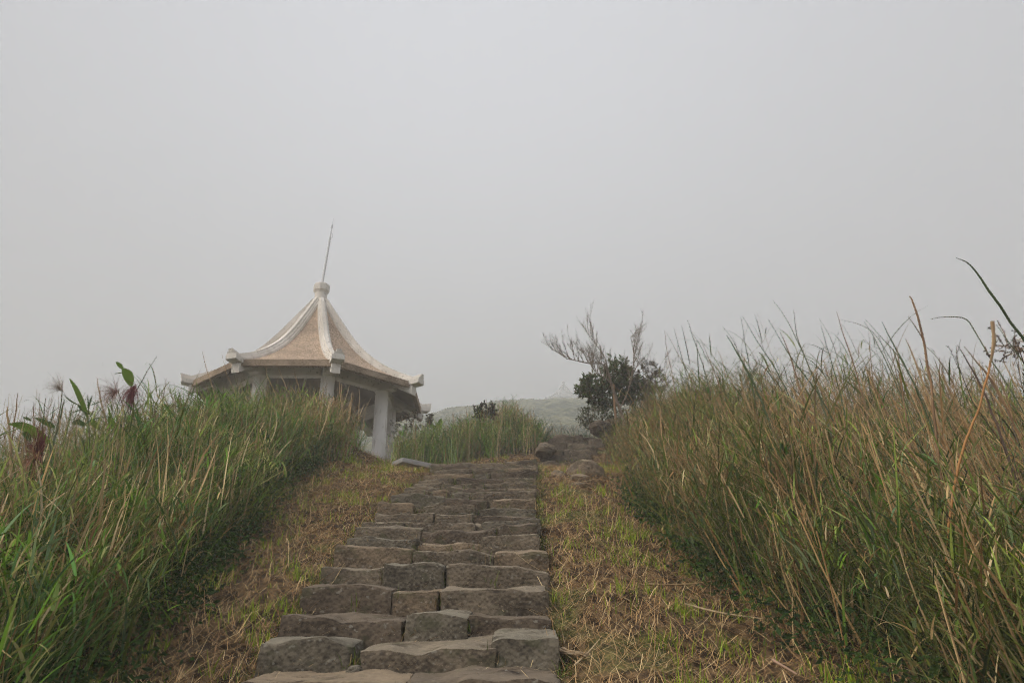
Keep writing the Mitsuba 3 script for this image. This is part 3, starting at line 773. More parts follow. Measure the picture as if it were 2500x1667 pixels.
# ------------------------------------------------------------------ mown strip: straw litter and new green blades
def strip(x, y):
    tread = (x > -1.45) & (x < 0.27) & (y > 2.5) & (y < 14.6)
    return (x > x_left(y) - 0.5) & (x < x_right(y) + 0.5) & ~tread & (np.hypot(x, y) > 1.0)


def litter(n, region, lmin, lmax, wmin, wmax, lift):
    y = region[2] + (region[3] - region[2]) * G.random(n * 3) ** 1.5
    x = G.uniform(region[0], region[1], n * 3)
    ok = strip(x, y)
    xy = np.stack([x[ok], y[ok]], -1)[:n]
    n = len(xy)
    b = on(xy) + np.column_stack([np.zeros((n, 2)), G.uniform(0.03, lift, n)])
    slope = 0.36
    az = np.where(G.random(n) < 0.6, G.normal(0.0, 0.9, n) + PI * G.integers(0, 2, n), G.uniform(0, 6.28, n))
    rise = np.arctan(slope * np.sin(az))
    tl = PI / 2 - rise + G.normal(-0.05, 0.28, n)
    c = np.array([(0.64, 0.45, 0.21), (0.47, 0.285, 0.12), (0.70, 0.52, 0.28), (0.29, 0.16, 0.07), (0.53, 0.33, 0.145), (0.40, 0.235, 0.10)])[G.integers(0, 6, n)] * G.uniform(0.6, 1.15, (n, 1))
    return ribbons(b, G.uniform(lmin, lmax, n), az, tl, G.normal(0, 0.35, n), G.uniform(wmin, wmax, n), c, 2, twist=G.uniform(-.6, .6, n), blunt=0.8)


bits = []
for i_, (y, row) in enumerate(ROWS[:-1]):
    for t in row:
        k = int(46 * (t[1] - t[0]))
        fx, fy = G.random(k), G.random(k) ** 0.5
        bits.append(np.column_stack([t[0] + (t[1] - t[0]) * fx, y + 0.06 + (ROWS[i_ + 1][0] - y - 0.10) * fy, t[3] + 0.035 + 0.075 * fy]))
bits = np.vstack(bits)
n = len(bits)
TB = ribbons(bits, G.uniform(0.04, 0.16, n), G.uniform(0, 6.28, n), np.full(n, PI / 2) + G.normal(0, 0.12, n), G.normal(0, 0.2, n), G.uniform(0.003, 0.007, n), DRY[G.integers(0, len(DRY), n)] * G.uniform(0.5, 1.0, (n, 1)), 2, blunt=0.8)
key = thing('straw_litter', 'cut dry straw strewn over the mown ground on both sides of the steps', 'straw', kind='stuff')
add_blades(key, [litter(98000, (-4.5, 3, 0.9, 19), 0.05, 0.22, 0.003, 0.0075, 0.065), litter(6000, (-4.5, 3, 0.9, 14), 0.2, 0.45, 0.003, 0.008, 0.075), TB], 'dry_stem')

ng = 420
cx_ = G.uniform(-4, 2.4, ng * 6)
cy_ = 1.2 + 18 * G.random(ng * 6) ** 1.4
ok = strip(cx_, cy_) & (cx_ > x_left(cy_) - 0.2)
cen = np.stack([cx_[ok], cy_[ok]], -1)[:ng]
m = G.integers(8, 46, len(cen))
xy = np.repeat(cen, m, 0) + G.normal(0, 0.07, (m.sum(), 2))
xy = xy[strip(xy[:, 0], xy[:, 1])]
ls = patch(5000, -4, 2.6, 3.3, 19, lambda x, y: strip(x, y) & (meshkit.noise(np.stack([x * 1.5, y * 1.5, x * 0], -1), 21) > 0.42))
xy = np.vstack([xy, ls])
n = len(xy)
col = np.array([(0.32, 0.46, 0.03), (0.25, 0.38, 0.03), (0.38, 0.48, 0.05), (0.20, 0.28, 0.035)])[G.integers(0, 4, n)] * G.uniform(0.7, 1.2, (n, 1))
jx = []
for (y, row) in ROWS:
    for (a, b) in zip(row[:-1], row[1:]):
        if G.random() < 0.95:
            jx.append(((a[1] + b[0]) / 2, y + 0.03, min(a[4], b[2]) - 0.10))
    for t, side in ((row[0], 0), (row[-1], 1)):
        for _ in range(3):
            ex = (t[0] - 0.03) if side == 0 else (t[1] + 0.03)
            ey = y + G.uniform(-0.1, 0.35)
            jx.append((ex, ey, float(height(ex, ey)) - 0.01))
    for t in row:
        if G.random() < 0.30:
            jx.append((G.uniform(t[0], t[1]), y - 0.05, t[3] - 0.17))
jx = np.array(jx)
m = G.integers(8, 30, len(jx))
jb = np.repeat(jx, m, 0) + G.normal(0, 1, (m.sum(), 3)) * [0.035, 0.03, 0.02]
n = len(jb)
JT = ribbons(jb, G.uniform(0.05, 0.16, n), G.uniform(0, 6.28, n), G.uniform(0, .7, n), G.uniform(0.2, 1.0, n), G.uniform(0.004, 0.008, n), np.array([(0.13, 0.20, 0.03), (0.10, 0.15, 0.03), (0.24, 0.17, 0.08)])[G.integers(0, 3, n)] * G.uniform(0.6, 1.2, (n, 1)), 3)
n = len(xy)
key = thing('new_grass', 'short fresh green grass shoots sprouting through the straw beside the steps', 'grass', kind='stuff')
add_blades(key, [ribbons(on(xy), np.where(np.arange(n) < n - 5000, G.uniform(0.06, 0.20, n), G.uniform(0.03, 0.09, n)), G.uniform(0, 6.28, n), G.uniform(0, .5, n), G.uniform(0, .8, n), G.uniform(0.005, 0.011, n), col, 3), JT])

# ------------------------------------------------------------------ single stalks that stand out against the sky
def flat(c, n):
    return np.tile(np.asarray(c, float), (n, 1))


def coloured(key, mesh, c, bsdf='dry_stem', smooth=False, jitter=0.0):
    v = np.asarray(mesh.vertices)
    cc = flat(c, len(v))
    if jitter:
        cc = cc * (1 + jitter * 2 * (meshkit.noise(v * 9 + 3, 2)[:, None] - 0.5))
    scene[key] = mikit.ply(mesh, bsdf, smooth=bool(smooth), color=cc)
    return key


def to_ground(pts):
    """Carries a stalk on from its last point down into the soil, growing steeper."""
    p = [np.asarray(q, float) for q in pts]
    d = p[-1] - p[-2]
    d = d / np.linalg.norm(d)
    for _ in range(40):
        gz = float(height(p[-1][0], p[-1][1]))
        if p[-1][2] < gz:
            break
        d = d * [0.86, 0.86, 1] + [0, 0, -0.02]
        d = d / np.linalg.norm(d)
        p.append(p[-1] + d * 0.16)
    return np.array(p)


TAN, BROWN, DARK, GREEN, OLIVE, ORANGE = (0.34, 0.235, 0.125), (0.22, 0.13, 0.065), (0.085, 0.055, 0.04), (0.06, 0.085, 0.035), (0.10, 0.11, 0.05), (0.40, 0.19, 0.06)


def stalk(name, label, cat, pts, r, c, group=None, tip=0.25, extra=()):
    p = to_ground(pts)
    key = thing(name, label, cat, group)
    q = smooth_line(p, max(12, 3 * len(p)))
    q = q + 0.25 * r * np.stack([np.sin(np.arange(len(q)) * 1.7), np.cos(np.arange(len(q)) * 1.3), np.zeros(len(q))], -1)
    rr = r * np.interp(np.linspace(0, 1, len(q)), [0, 0.12, 0.4, 1], [tip, 0.75, 0.95, 1.0])
    if extra:
        key2 = f'{key}__stem'
        coloured(key2, tube(q, rr, 6), c, jitter=0.35, smooth=40)
        for nm, pp, r2, c2 in extra:
            k3 = numbered(f'{key}__{nm}')
            coloured(k3, tube(smooth_line(pp, 10), np.linspace(r2 * 0.4, r2, 10), 5), c2, jitter=0.35)
    else:
        coloured(key, tube(q, rr, 6), c, jitter=0.35)
    return key


stalk('leaning_stalk', 'long dark green stalk slanting in from the right edge, its tip bent over leftward', 'grass stalk',
      [(2.722, 4.600, 4.113), (2.815, 4.620, 4.067), (2.917, 4.660, 3.913), (3.016, 4.700, 3.757), (3.112, 4.750, 3.631)], 0.0105, GREEN, tip=0.15)
stalk('forked_stalk', 'tall brown dead stalk with a forked broken top, highest on the right bank but one', 'grass stalk',
      [(3.120, 6.000, 4.496), (3.140, 6.000, 4.423), (3.161, 6.000, 4.202), (3.157, 6.000, 3.955), (3.153, 6.000, 3.746), (3.123, 6.000, 3.421)], 0.011, BROWN, tip=0.4,
      extra=[('side_shoot', [(3.051, 5.950, 4.302), (3.102, 5.970, 4.228), (3.158, 6.000, 4.137)], 0.005, BROWN)])
stalk('orange_stalk', 'bent orange brown reed stalk with thick split sheath on top near the right edge', 'grass stalk',
      [(3.229, 5.200, 3.937), (3.207, 5.200, 3.810), (3.158, 5.200, 3.661), (3.092, 5.200, 3.507), (3.001, 5.200, 3.312), (2.926, 5.200, 3.190), (2.861, 5.200, 3.070)], 0.0085, ORANGE, tip=0.8,
      extra=[('sheath', [(3.215, 5.180, 3.933), (3.202, 5.180, 3.830), (3.172, 5.180, 3.727), (3.145, 5.190, 3.639)][::-1], 0.014, TAN), ('side_shoot', [(3.246, 5.220, 3.855), (3.208, 5.200, 3.772), (3.158, 5.200, 3.652)], 0.006, TAN)])
NTH = ['first', 'second', 'third', 'fourth', 'fifth', 'sixth', 'seventh', 'eighth', 'ninth', 'tenth', 'eleventh', 'twelfth', 'thirteenth', 'fourteenth', 'fifteenth', 'sixteenth', 'seventeenth', 'eighteenth', 'nineteenth', 'twentieth',
       'twenty-first', 'twenty-second', 'twenty-third', 'twenty-fourth', 'twenty-fifth', 'twenty-sixth', 'twenty-seventh', 'twenty-eighth', 'twenty-ninth']


def hue(c):
    return {TAN: 'tan', BROWN: 'brown', DARK: 'dark brown', GREEN: 'green', OLIVE: 'olive green'}[c]


def stalk_row(name, place, group, rows):
    """Single stems, labelled by their order from left to right as seen from the steps."""
    order = np.argsort([p[0][0] / p[0][1] for p, _, _ in rows])
    rank = {int(j): i for i, j in enumerate(order)}
    for j, (pts, r, c) in enumerate(rows):
        look = 'thick' if r > 0.0095 else 'fine' if r < 0.0055 else 'slender'
        stalk(name, f'{look} {hue(c)} stem, {NTH[rank[j]]} from the left of those poking up {place}', 'grass stalk', pts, r, c, group)


GR = 'grass stems poking above the right bank'
stalk_row('grass_stalk', 'above the right bank', GR, [
    ([(3.226, 6.400, 4.296), (3.261, 6.400, 4.159), (3.297, 6.400, 3.945), (3.336, 6.400, 3.759)], 0.010, TAN),
    ([(3.302, 5.800, 4.006), (3.355, 5.800, 3.861), (3.414, 5.800, 3.679), (3.445, 5.800, 3.511)], 0.009, DARK),
    ([(3.406, 5.900, 4.034), (3.481, 5.900, 3.898), (3.540, 5.900, 3.805), (3.588, 5.900, 3.662)], 0.009, BROWN),
    ([(3.521, 6.500, 4.514), (3.645, 6.500, 4.531), (3.802, 6.500, 4.520), (3.864, 6.500, 4.419), (3.944, 6.500, 4.174), (3.993, 6.500, 4.048), (4.075, 6.500, 3.834)], 0.006, OLIVE),
    ([(3.123, 5.000, 3.839), (3.180, 5.000, 3.712), (3.242, 5.000, 3.579)], 0.006, OLIVE),
    ([(3.344, 7.000, 4.700), (3.382, 7.000, 4.573), (3.433, 7.000, 4.422), (3.494, 7.000, 4.237)], 0.008, GREEN),
    ([(3.412, 7.500, 4.911), (3.477, 7.500, 4.761), (3.510, 7.500, 4.653), (3.567, 7.500, 4.467)], 0.006, OLIVE),
    ([(3.387, 7.200, 4.647), (3.425, 7.200, 4.435), (3.469, 7.200, 4.270)], 0.005, OLIVE),
    ([(3.238, 6.600, 4.311), (3.239, 6.600, 4.187), (3.230, 6.600, 4.037)], 0.007, BROWN),
    ([(3.155, 4.900, 3.717), (3.168, 4.900, 3.629), (3.180, 4.900, 3.516)], 0.005, DARK),
    ([(3.371, 8.000, 5.234), (3.402, 8.000, 4.988), (3.464, 8.000, 4.649), (3.487, 8.000, 4.434)], 0.008, BROWN),
    ([(3.110, 8.500, 5.474), (3.110, 8.500, 5.148), (3.188, 8.500, 4.830), (3.237, 8.500, 4.602)], 0.008, OLIVE),
    ([(3.062, 9.000, 5.822), (3.193, 9.000, 5.577), (3.287, 9.000, 5.302), (3.376, 9.000, 5.011)], 0.006, OLIVE),
    ([(2.665, 9.000, 5.611), (2.688, 9.000, 5.212), (2.708, 9.000, 4.901)], 0.006, GREEN),
    ([(2.537, 8.500, 5.397), (2.667, 8.500, 5.105), (2.797, 8.500, 4.851)], 0.007, GREEN),
    ([(2.649, 8.000, 5.152), (2.827, 8.000, 4.747), (3.010, 8.000, 4.434)], 0.008, GREEN),
    ([(2.206, 8.000, 4.968), (2.307, 8.000, 4.747), (2.396, 8.000, 4.531)], 0.013, GREEN),
    ([(2.497, 11.000, 6.413), (2.554, 11.000, 6.147), (2.632, 11.000, 5.844)], 0.008, OLIVE),
    ([(2.501, 12.000, 6.699), (2.562, 12.000, 6.366), (2.631, 12.000, 5.980)], 0.008, OLIVE),
    ([(2.397, 12.200, 6.750), (2.405, 12.200, 6.443), (2.443, 12.200, 6.170)], 0.007, BROWN),
    ([(2.383, 12.000, 6.623), (2.516, 12.000, 6.306), (2.658, 12.000, 5.980)], 0.007, BROWN),
    ([(3.652, 8.000, 5.152), (3.774, 8.000, 4.968), (3.925, 8.000, 4.747), (3.991, 8.000, 4.590)], 0.006, OLIVE),
    ([(3.586, 9.000, 5.485), (3.622, 9.000, 5.212), (3.658, 9.000, 4.945)], 0.007, GREEN),
    ([(2.534, 10.500, 5.921), (2.612, 10.500, 5.684), (2.687, 10.500, 5.426)], 0.007, BROWN),
    ([(2.575, 9.500, 5.692), (2.691, 9.500, 5.499), (2.774, 9.500, 5.215)], 0.005, OLIVE),
    ([(3.418, 8.600, 5.407), (3.509, 8.600, 5.188), (3.567, 8.600, 4.887)], 0.005, OLIVE),
    ([(2.825, 8.200, 5.090), (2.886, 8.200, 4.884), (2.926, 8.200, 4.661)], 0.010, BROWN),
    ([(3.405, 8.000, 5.141), (3.586, 8.000, 5.090), (3.721, 8.000, 4.988), (3.832, 8.000, 4.747)], 0.004, OLIVE),
])
GL = 'grass stems poking above the left bank'
stalk_row('dry_stalk', 'above the left bank', GL, [
    ([(-4.942, 8.000, 4.350), (-4.930, 8.000, 4.253), (-4.912, 8.000, 4.069)], 0.008, BROWN),
    ([(-4.709, 7.500, 4.062), (-4.678, 7.500, 3.959), (-4.612, 7.500, 3.755)], 0.013, TAN),
    ([(-4.762, 8.000, 4.253), (-4.741, 8.000, 4.142), (-4.716, 8.000, 4.042)], 0.007, BROWN),
    ([(-4.943, 8.500, 4.458), (-4.935, 8.500, 4.350), (-4.920, 8.500, 4.224)], 0.008, OLIVE),
    ([(-4.841, 8.500, 4.409), (-4.835, 8.500, 4.311), (-4.832, 8.500, 4.214)], 0.008, GREEN),
    ([(-4.797, 8.600, 4.470), (-4.799, 8.600, 4.361), (-4.807, 8.600, 4.234)], 0.013, GREEN),
    ([(-4.967, 9.500, 5.033), (-4.920, 9.500, 4.899), (-4.866, 9.500, 4.744), (-4.765, 9.500, 4.504)], 0.011, TAN),
    ([(-4.515, 10.000, 5.486), (-4.602, 10.000, 5.289), (-4.680, 10.000, 5.076)], 0.008, GREEN),
    ([(-4.812, 11.000, 5.538), (-4.678, 11.000, 5.293), (-4.541, 11.000, 5.027)], 0.006, BROWN),
    ([(-4.893, 11.000, 5.422), (-4.796, 11.000, 5.268), (-4.631, 11.000, 5.065)], 0.006, BROWN),
    ([(-5.011, 11.000, 5.357), (-4.946, 11.000, 5.217), (-4.894, 11.000, 5.040)], 0.008, GREEN),
    ([(-4.793, 8.200, 4.240), (-4.776, 8.200, 4.165), (-4.763, 8.200, 4.072)], 0.008, BROWN),
    ([(-5.330, 13.500, 6.884), (-5.201, 13.500, 6.538), (-4.994, 13.500, 6.076), (-4.873, 13.500, 5.804)], 0.010, TAN),
    ([(-5.546, 15.000, 7.419), (-5.395, 15.000, 7.001), (-5.206, 15.000, 6.659)], 0.008, TAN),
    ([(-5.008, 16.000, 7.685), (-4.933, 16.000, 7.315), (-4.760, 16.000, 6.986)], 0.011, TAN),
    ([(-4.848, 16.200, 7.665), (-4.671, 16.200, 7.310), (-4.536, 16.200, 7.015)], 0.010, TAN),
    ([(-4.433, 16.000, 7.536), (-4.356, 16.000, 7.278), (-4.242, 16.000, 6.986)], 0.010, BROWN),
    ([(-5.316, 15.000, 7.157), (-5.195, 15.000, 6.829), (-5.061, 15.000, 6.523)], 0.009, OLIVE),
    ([(-3.485, 16.000, 7.241), (-3.439, 16.000, 6.950), (-3.371, 16.000, 6.626)], 0.011, TAN),
])


# ------------------------------------------------------------------ flower plumes
def plume(label, stem, tail, n, length, c, seed_):
    key = thing('grass_plume', label, 'flower plume')
    g = np.random.default_rng(seed_)
    p = to_ground(stem)
    coloured(f'{key}__stem', tube(smooth_line(p, 3 * len(p)), 0.0055, 5), OLIVE, jitter=0.3)
    ax = np.linspace(stem[0], np.asarray(stem[0]) * 0.62 + np.asarray(tail[-1]) * 0.38, 9)
    d = np.asarray(tail[-1], float) - np.asarray(stem[0], float)
    d /= np.linalg.norm(d)
    k = g.integers(0, 9, n)
    b = ax[k] + g.normal(0, 0.006, (n, 3))
    az = math.atan2(d[1], d[0]) + g.normal(0, 0.8, n)
    tilt = np.arccos(np.clip(d[2], -1, 1)) + g.normal(-0.45, 0.5, n)
    v, f, cc = ribbons(b, length * g.uniform(0.45, 1.0, n), az, tilt, g.uniform(0.5, 1.5, n), g.uniform(0.004, 0.007, n), np.asarray(c) * g.uniform(0.6, 1.3, (n, 1)), 5)
    scene[f'{key}__tassel'] = mikit.ply((v, f), 'grass_blade', color=cc)


PURPLE, ROSE, BUFF = (0.20, 0.070, 0.075), (0.32, 0.16, 0.12), (0.40, 0.29, 0.20)
plume('large reddish purple drooping plume under a broad green leaf on the left bank', [(-4.487, 9.500, 4.932), (-4.495, 9.500, 4.634), (-4.475, 9.500, 4.483)], [(-4.518, 9.400, 4.712)], 260, 0.42, PURPLE, 3)
plume('rose brown plume blown leftward, just left of the large purple plume', [(-4.680, 9.500, 4.854), (-4.583, 9.500, 4.656), (-4.526, 9.500, 4.504)], [(-4.758, 9.400, 4.778)], 180, 0.36, ROSE, 4)
plume('small pale buff plume curling left on a thin upright stem on the left bank', [(-4.784, 8.500, 4.538), (-4.768, 8.500, 4.409), (-4.759, 8.500, 4.176)], [(-4.858, 8.450, 4.561)], 90, 0.24, BUFF, 5)
plume('dark purple feathery plume low in the grass near the left edge', [(-3.771, 6.600, 3.368), (-3.743, 6.600, 3.267), (-3.728, 6.600, 3.160)], [(-3.813, 6.500, 3.415)], 170, 0.32, PURPLE, 6)
plume('faded purple plume hanging just below the dark feathery plume near the left edge', [(-3.664, 6.400, 3.305), (-3.634, 6.400, 3.207), (-3.619, 6.400, 3.117)], [(-3.701, 6.300, 3.225)], 150, 0.32, ROSE, 7)
plume('small dull red plume beside a green leaf at the right of the left bank skyline', [(-4.814, 11.000, 4.989), (-4.774, 11.000, 4.889), (-4.731, 11.000, 4.765)], [(-4.858, 10.900, 4.910)], 110, 0.26, PURPLE, 8)


# ------------------------------------------------------------------ broad leaved plants
def leaf_blade(pts, width, fold=0.25, seed_=0, n=12):
    p = smooth_line(pts, n)
    t = np.gradient(p, axis=0)
    t /= np.linalg.norm(t, axis=1, keepdims=True)
    g = np.random.default_rng(seed_)
    ref = np.array([g.uniform(-.3, .3), -1.0, g.uniform(0.2, 0.7)])
    side = np.cross(t, ref)
    side /= np.linalg.norm(side, axis=1, keepdims=True)
    nrm = np.cross(side, t)
    s = np.linspace(0, 1, n)
    w = width / 2 * np.sin(np.pi * np.clip(0.06 + 0.94 * s, 0, 1)) ** 0.7
    cols = []
    for u in (-1, -0.5, 0, 0.5, 1):
        rip = 0.05 * width * np.sin(s * 15 + u * 3 + seed_)
        cols.append(p + side * (w * u)[:, None] + nrm * (abs(u) * fold * w + rip * abs(u))[:, None])
    v = np.stack(cols, 1).reshape(-1, 3)
    i, j = np.meshgrid(np.arange(n - 1), np.arange(4), indexing='ij')
    q = np.stack([i * 5 + j, i * 5 + j + 1, (i + 1) * 5 + j + 1, (i + 1) * 5 + j], -1).reshape(-1, 4)
    return trimesh.Trimesh(v, np.vstack([q[:, [0, 1, 2]], q[:, [0, 2, 3]]]), process=False)


LEAF, DLEAF, YLEAF = (0.13, 0.21, 0.035), (0.06, 0.10, 0.03), (0.20, 0.28, 0.04)


def leafy_plant(label, leaves, stem, group=None):
    key = thing('broad_leaf_plant', label, 'plant', group)
    coloured(f'{key}__stem', tube(smooth_line(to_ground(stem), 16), 0.008, 6), OLIVE, jitter=0.3)
    for i, (pts, w, c) in enumerate(leaves):
        coloured(numbered(f'{key}__leaf'), leaf_blade(pts, w, 0.3, i + len(label)), c, 'leaf', smooth=True, jitter=0.2)


leafy_plant('broad leaved plant with one bright green leaf rising highest over the left bank', [
    ([(-4.580, 9.600, 4.954), (-4.646, 9.600, 5.090), (-4.726, 9.600, 5.181)], 0.115, LEAF), ([(-4.718, 9.600, 5.170), (-4.764, 9.600, 5.216), (-4.821, 9.600, 5.267)], 0.05, LEAF),
    ([(-4.716, 9.600, 5.124), (-4.768, 9.600, 5.117), (-4.821, 9.600, 5.111)], 0.015, DLEAF)], [(-4.580, 9.600, 4.954), (-4.525, 9.600, 4.753), (-4.478, 9.600, 4.533)])
leafy_plant('upright dark plant with a ragged pointed leaf standing left of the plumes', [
    ([(-4.611, 8.800, 4.321), (-4.699, 8.800, 4.483), (-4.798, 8.800, 4.646), (-4.902, 8.800, 4.781)], 0.055, LEAF), ([(-4.599, 8.800, 4.361), (-4.676, 8.800, 4.412), (-4.755, 8.800, 4.473)], 0.05, DLEAF),
    ([(-4.612, 8.800, 4.382), (-4.636, 8.800, 4.483), (-4.666, 8.800, 4.595)], 0.018, DLEAF), ([(-4.624, 8.800, 4.442), (-4.619, 8.800, 4.523), (-4.610, 8.800, 4.580)], 0.018, DLEAF),
    ([(-4.618, 8.800, 4.462), (-4.545, 8.800, 4.493), (-4.478, 8.800, 4.523)], 0.016, DLEAF), ([(-4.593, 8.800, 4.331), (-4.572, 8.800, 4.372), (-4.564, 8.800, 4.407)], 0.02, DLEAF),
    ([(-4.724, 8.800, 4.462), (-4.831, 8.800, 4.513), (-4.935, 8.800, 4.595)], 0.016, DLEAF), ([(-4.659, 8.800, 4.422), (-4.742, 8.800, 4.402), (-4.814, 8.800, 4.372)], 0.016, DLEAF)],
    [(-4.611, 8.800, 4.321), (-4.579, 8.800, 4.202), (-4.556, 8.800, 4.103)])
leafy_plant('low plant with large horizontal green leaves near the left edge of the bank', [
    ([(-3.954, 7.000, 3.575), (-4.067, 7.000, 3.645), (-4.204, 7.000, 3.716), (-4.321, 6.950, 3.733)], 0.085, LEAF), ([(-4.047, 7.200, 3.764), (-4.134, 7.200, 3.805), (-4.248, 7.200, 3.862)], 0.055, DLEAF),
    ([(-4.065, 6.900, 3.564), (-4.107, 6.900, 3.618), (-4.157, 6.900, 3.641)], 0.05, DLEAF), ([(-4.333, 7.300, 3.858), (-4.377, 7.300, 3.879), (-4.416, 7.300, 3.891)], 0.03, DLEAF)],
    [(-3.954, 7.000, 3.575), (-3.930, 7.000, 3.497), (-3.906, 7.000, 3.397)])
leafy_plant('plant with one upright green leaf just left of the pavilion eave', [
    ([(-4.822, 12.000, 5.093), (-4.865, 12.000, 5.256), (-4.935, 12.000, 5.421), (-5.010, 12.000, 5.571)], 0.10, LEAF), ([(-4.955, 12.000, 5.243), (-5.079, 12.000, 5.366), (-5.217, 12.000, 5.490)], 0.06, LEAF),
    ([(-5.134, 12.000, 5.120), (-5.176, 12.000, 5.311), (-5.221, 12.000, 5.476)], 0.05, LEAF)], [(-4.822, 12.000, 5.093), (-4.796, 12.000, 4.958), (-4.771, 12.000, 4.825)])
leafy_plant('plant with a folded green leaf in the middle of the left bank skyline', [
    ([(-4.295, 9.000, 4.116), (-4.375, 9.000, 4.237), (-4.452, 9.000, 4.339), (-4.492, 9.000, 4.400)], 0.075, LEAF), ([(-4.299, 8.900, 4.110), (-4.379, 8.900, 4.290), (-4.482, 8.900, 4.514)], 0.03, LEAF),
    ([(-4.563, 9.000, 4.247), (-4.635, 9.000, 4.318), (-4.686, 9.000, 4.380)], 0.06, LEAF), ([(-4.728, 9.000, 4.288), (-4.815, 9.000, 4.329), (-4.882, 9.000, 4.318)], 0.07, DLEAF)],
    [(-4.295, 9.000, 4.116), (-4.273, 9.000, 4.016), (-4.248, 9.000, 3.897)])
leafy_plant('plant with pale green tongue shaped leaves in the grass behind the right columns', [
    ([(-1.851, 20.500, 7.364), (-1.836, 20.500, 7.554), (-1.785, 20.500, 7.734)], 0.14, LEAF), ([(-1.832, 20.500, 7.406), (-1.957, 20.500, 7.490), (-2.123, 20.500, 7.564)], 0.12, DLEAF),
    ([(-2.643, 20.200, 7.189), (-2.725, 20.200, 7.240), (-2.820, 20.200, 7.323)], 0.16, LEAF), ([(-2.110, 19.600, 6.610), (-2.201, 19.600, 6.699), (-2.264, 19.600, 6.828)], 0.09, YLEAF),
    ([(-2.414, 19.500, 6.517), (-2.513, 19.500, 6.585), (-2.638, 19.500, 6.585)], 0.10, LEAF)], [(-1.851, 20.500, 7.364), (-1.864, 20.500, 7.155), (-1.868, 20.500, 6.947)])


# ------------------------------------------------------------------ shrubs and the bare tree
def leaves(cen, n_dir, size, c, g, droop=0.3):
    """Small pointed leaves, four triangles each, at the given points."""
    n = len(cen)
    d = n_dir + g.normal(0, 0.5, (n, 3))
    d[:, 2] -= droop * 0.5
    d /= np.linalg.norm(d, axis=1, keepdims=True)
    sd = np.cross(d, g.normal(size=(n, 3)))
    sd /= np.linalg.norm(sd, axis=1, keepdims=True)
    up_ = np.cross(sd, d)
    L_ = size * g.uniform(0.6, 1.2, (n, 1))
    a = cen
    m1, m2 = cen + d * L_ * 0.5 + sd * L_ * 0.2 + up_ * L_ * 0.05, cen + d * L_ * 0.5 - sd * L_ * 0.2 + up_ * L_ * 0.05
    mid, e = cen + d * L_ * 0.5, cen + d * L_ - up_ * L_ * 0.08
    v = np.stack([a, m1, mid, m2, e], 1).reshape(-1, 3)
    f0 = np.array([[0, 1, 2], [0, 2, 3], [2, 1, 4], [3, 2, 4]])
    f = (np.arange(n)[:, None, None] * 5 + f0[None]).reshape(-1, 3)
    return v, f, np.repeat(c, 5, 0)


def foliage(key, blobs, n, size, pal, seed_, twig_c=BROWN, density=None):
    """Leaf sprays on many short twigs spread through the blobs. Writes the parts crown and twigs."""
    g = np.random.default_rng(seed_)
    tw, cs, ds = [], [], []
    for (c, r, share) in blobs:
        k = int(n * share / 9)
        u = g.normal(size=(k, 3))
        u /= np.linalg.norm(u, axis=1, keepdims=True)
        rad = g.uniform(0.35, 1.0, (k, 1)) ** 0.6
        e = np.asarray(c) + u * rad * np.asarray(r)
        for q, uu in zip(e, u):
            d = uu * 0.7 + [0, 0, 0.5] + g.normal(0, 0.3, 3)
            d /= np.linalg.norm(d)
            ln = g.uniform(0.10, 0.22)
            tw.append(tube([q - d * ln, q], [0.004, 0.002], 3, cap=False))
            m_ = g.integers(6, 13)
            f = g.uniform(0.25, 1.0, (m_, 1))
            cs.append(q - d * ln * (1 - f))
            ds.append(d + g.normal(0, 0.7, (m_, 3)))
    cs, ds = np.vstack(cs), np.vstack(ds)
    cc = np.asarray(pal)[g.integers(0, len(pal), len(cs))] * g.uniform(0.7, 1.25, (len(cs), 1))
    v, f, c = leaves(cs, ds, size, cc, g)
    scene[f'{key}__crown'] = mikit.ply((v, f), 'leaf', color=c)
    coloured(f'{key}__twigs', concat(tw), twig_c)


def grow(start, d, ln, r, depth, g, out, upward=0.5, spread=0.55, sub=1.0):
    pts, rr = [np.asarray(start, float)], [r]
    n = 5
    for k in range(n):
        d = d + g.normal(0, 0.10, 3) + [0, 0, 0.05 * upward]
        d = d / np.linalg.norm(d)
        pts.append(pts[-1] + d * ln / n)
        rr.append(r * (1 - 0.62 * (k + 1) / n))
    out.append(tube(pts, rr, 5 if r > 0.006 else 3, cap=False))
    if depth:
        for k in range(g.integers(3, 7)):
            f = g.uniform(0.25, 1.0)
            i = min(n - 1, int(f * n))
            q = pts[i] + (pts[i + 1] - pts[i]) * (f * n - i)
            dd = d + g.normal(0, spread, 3) * [1, 0.8, 0.5] + [0, 0, upward]
            grow(q, dd / np.linalg.norm(dd), ln * g.uniform(0.35, 0.65) * sub, max(0.0026, r * 0.5), depth - 1, g, out, upward, spread, sub)


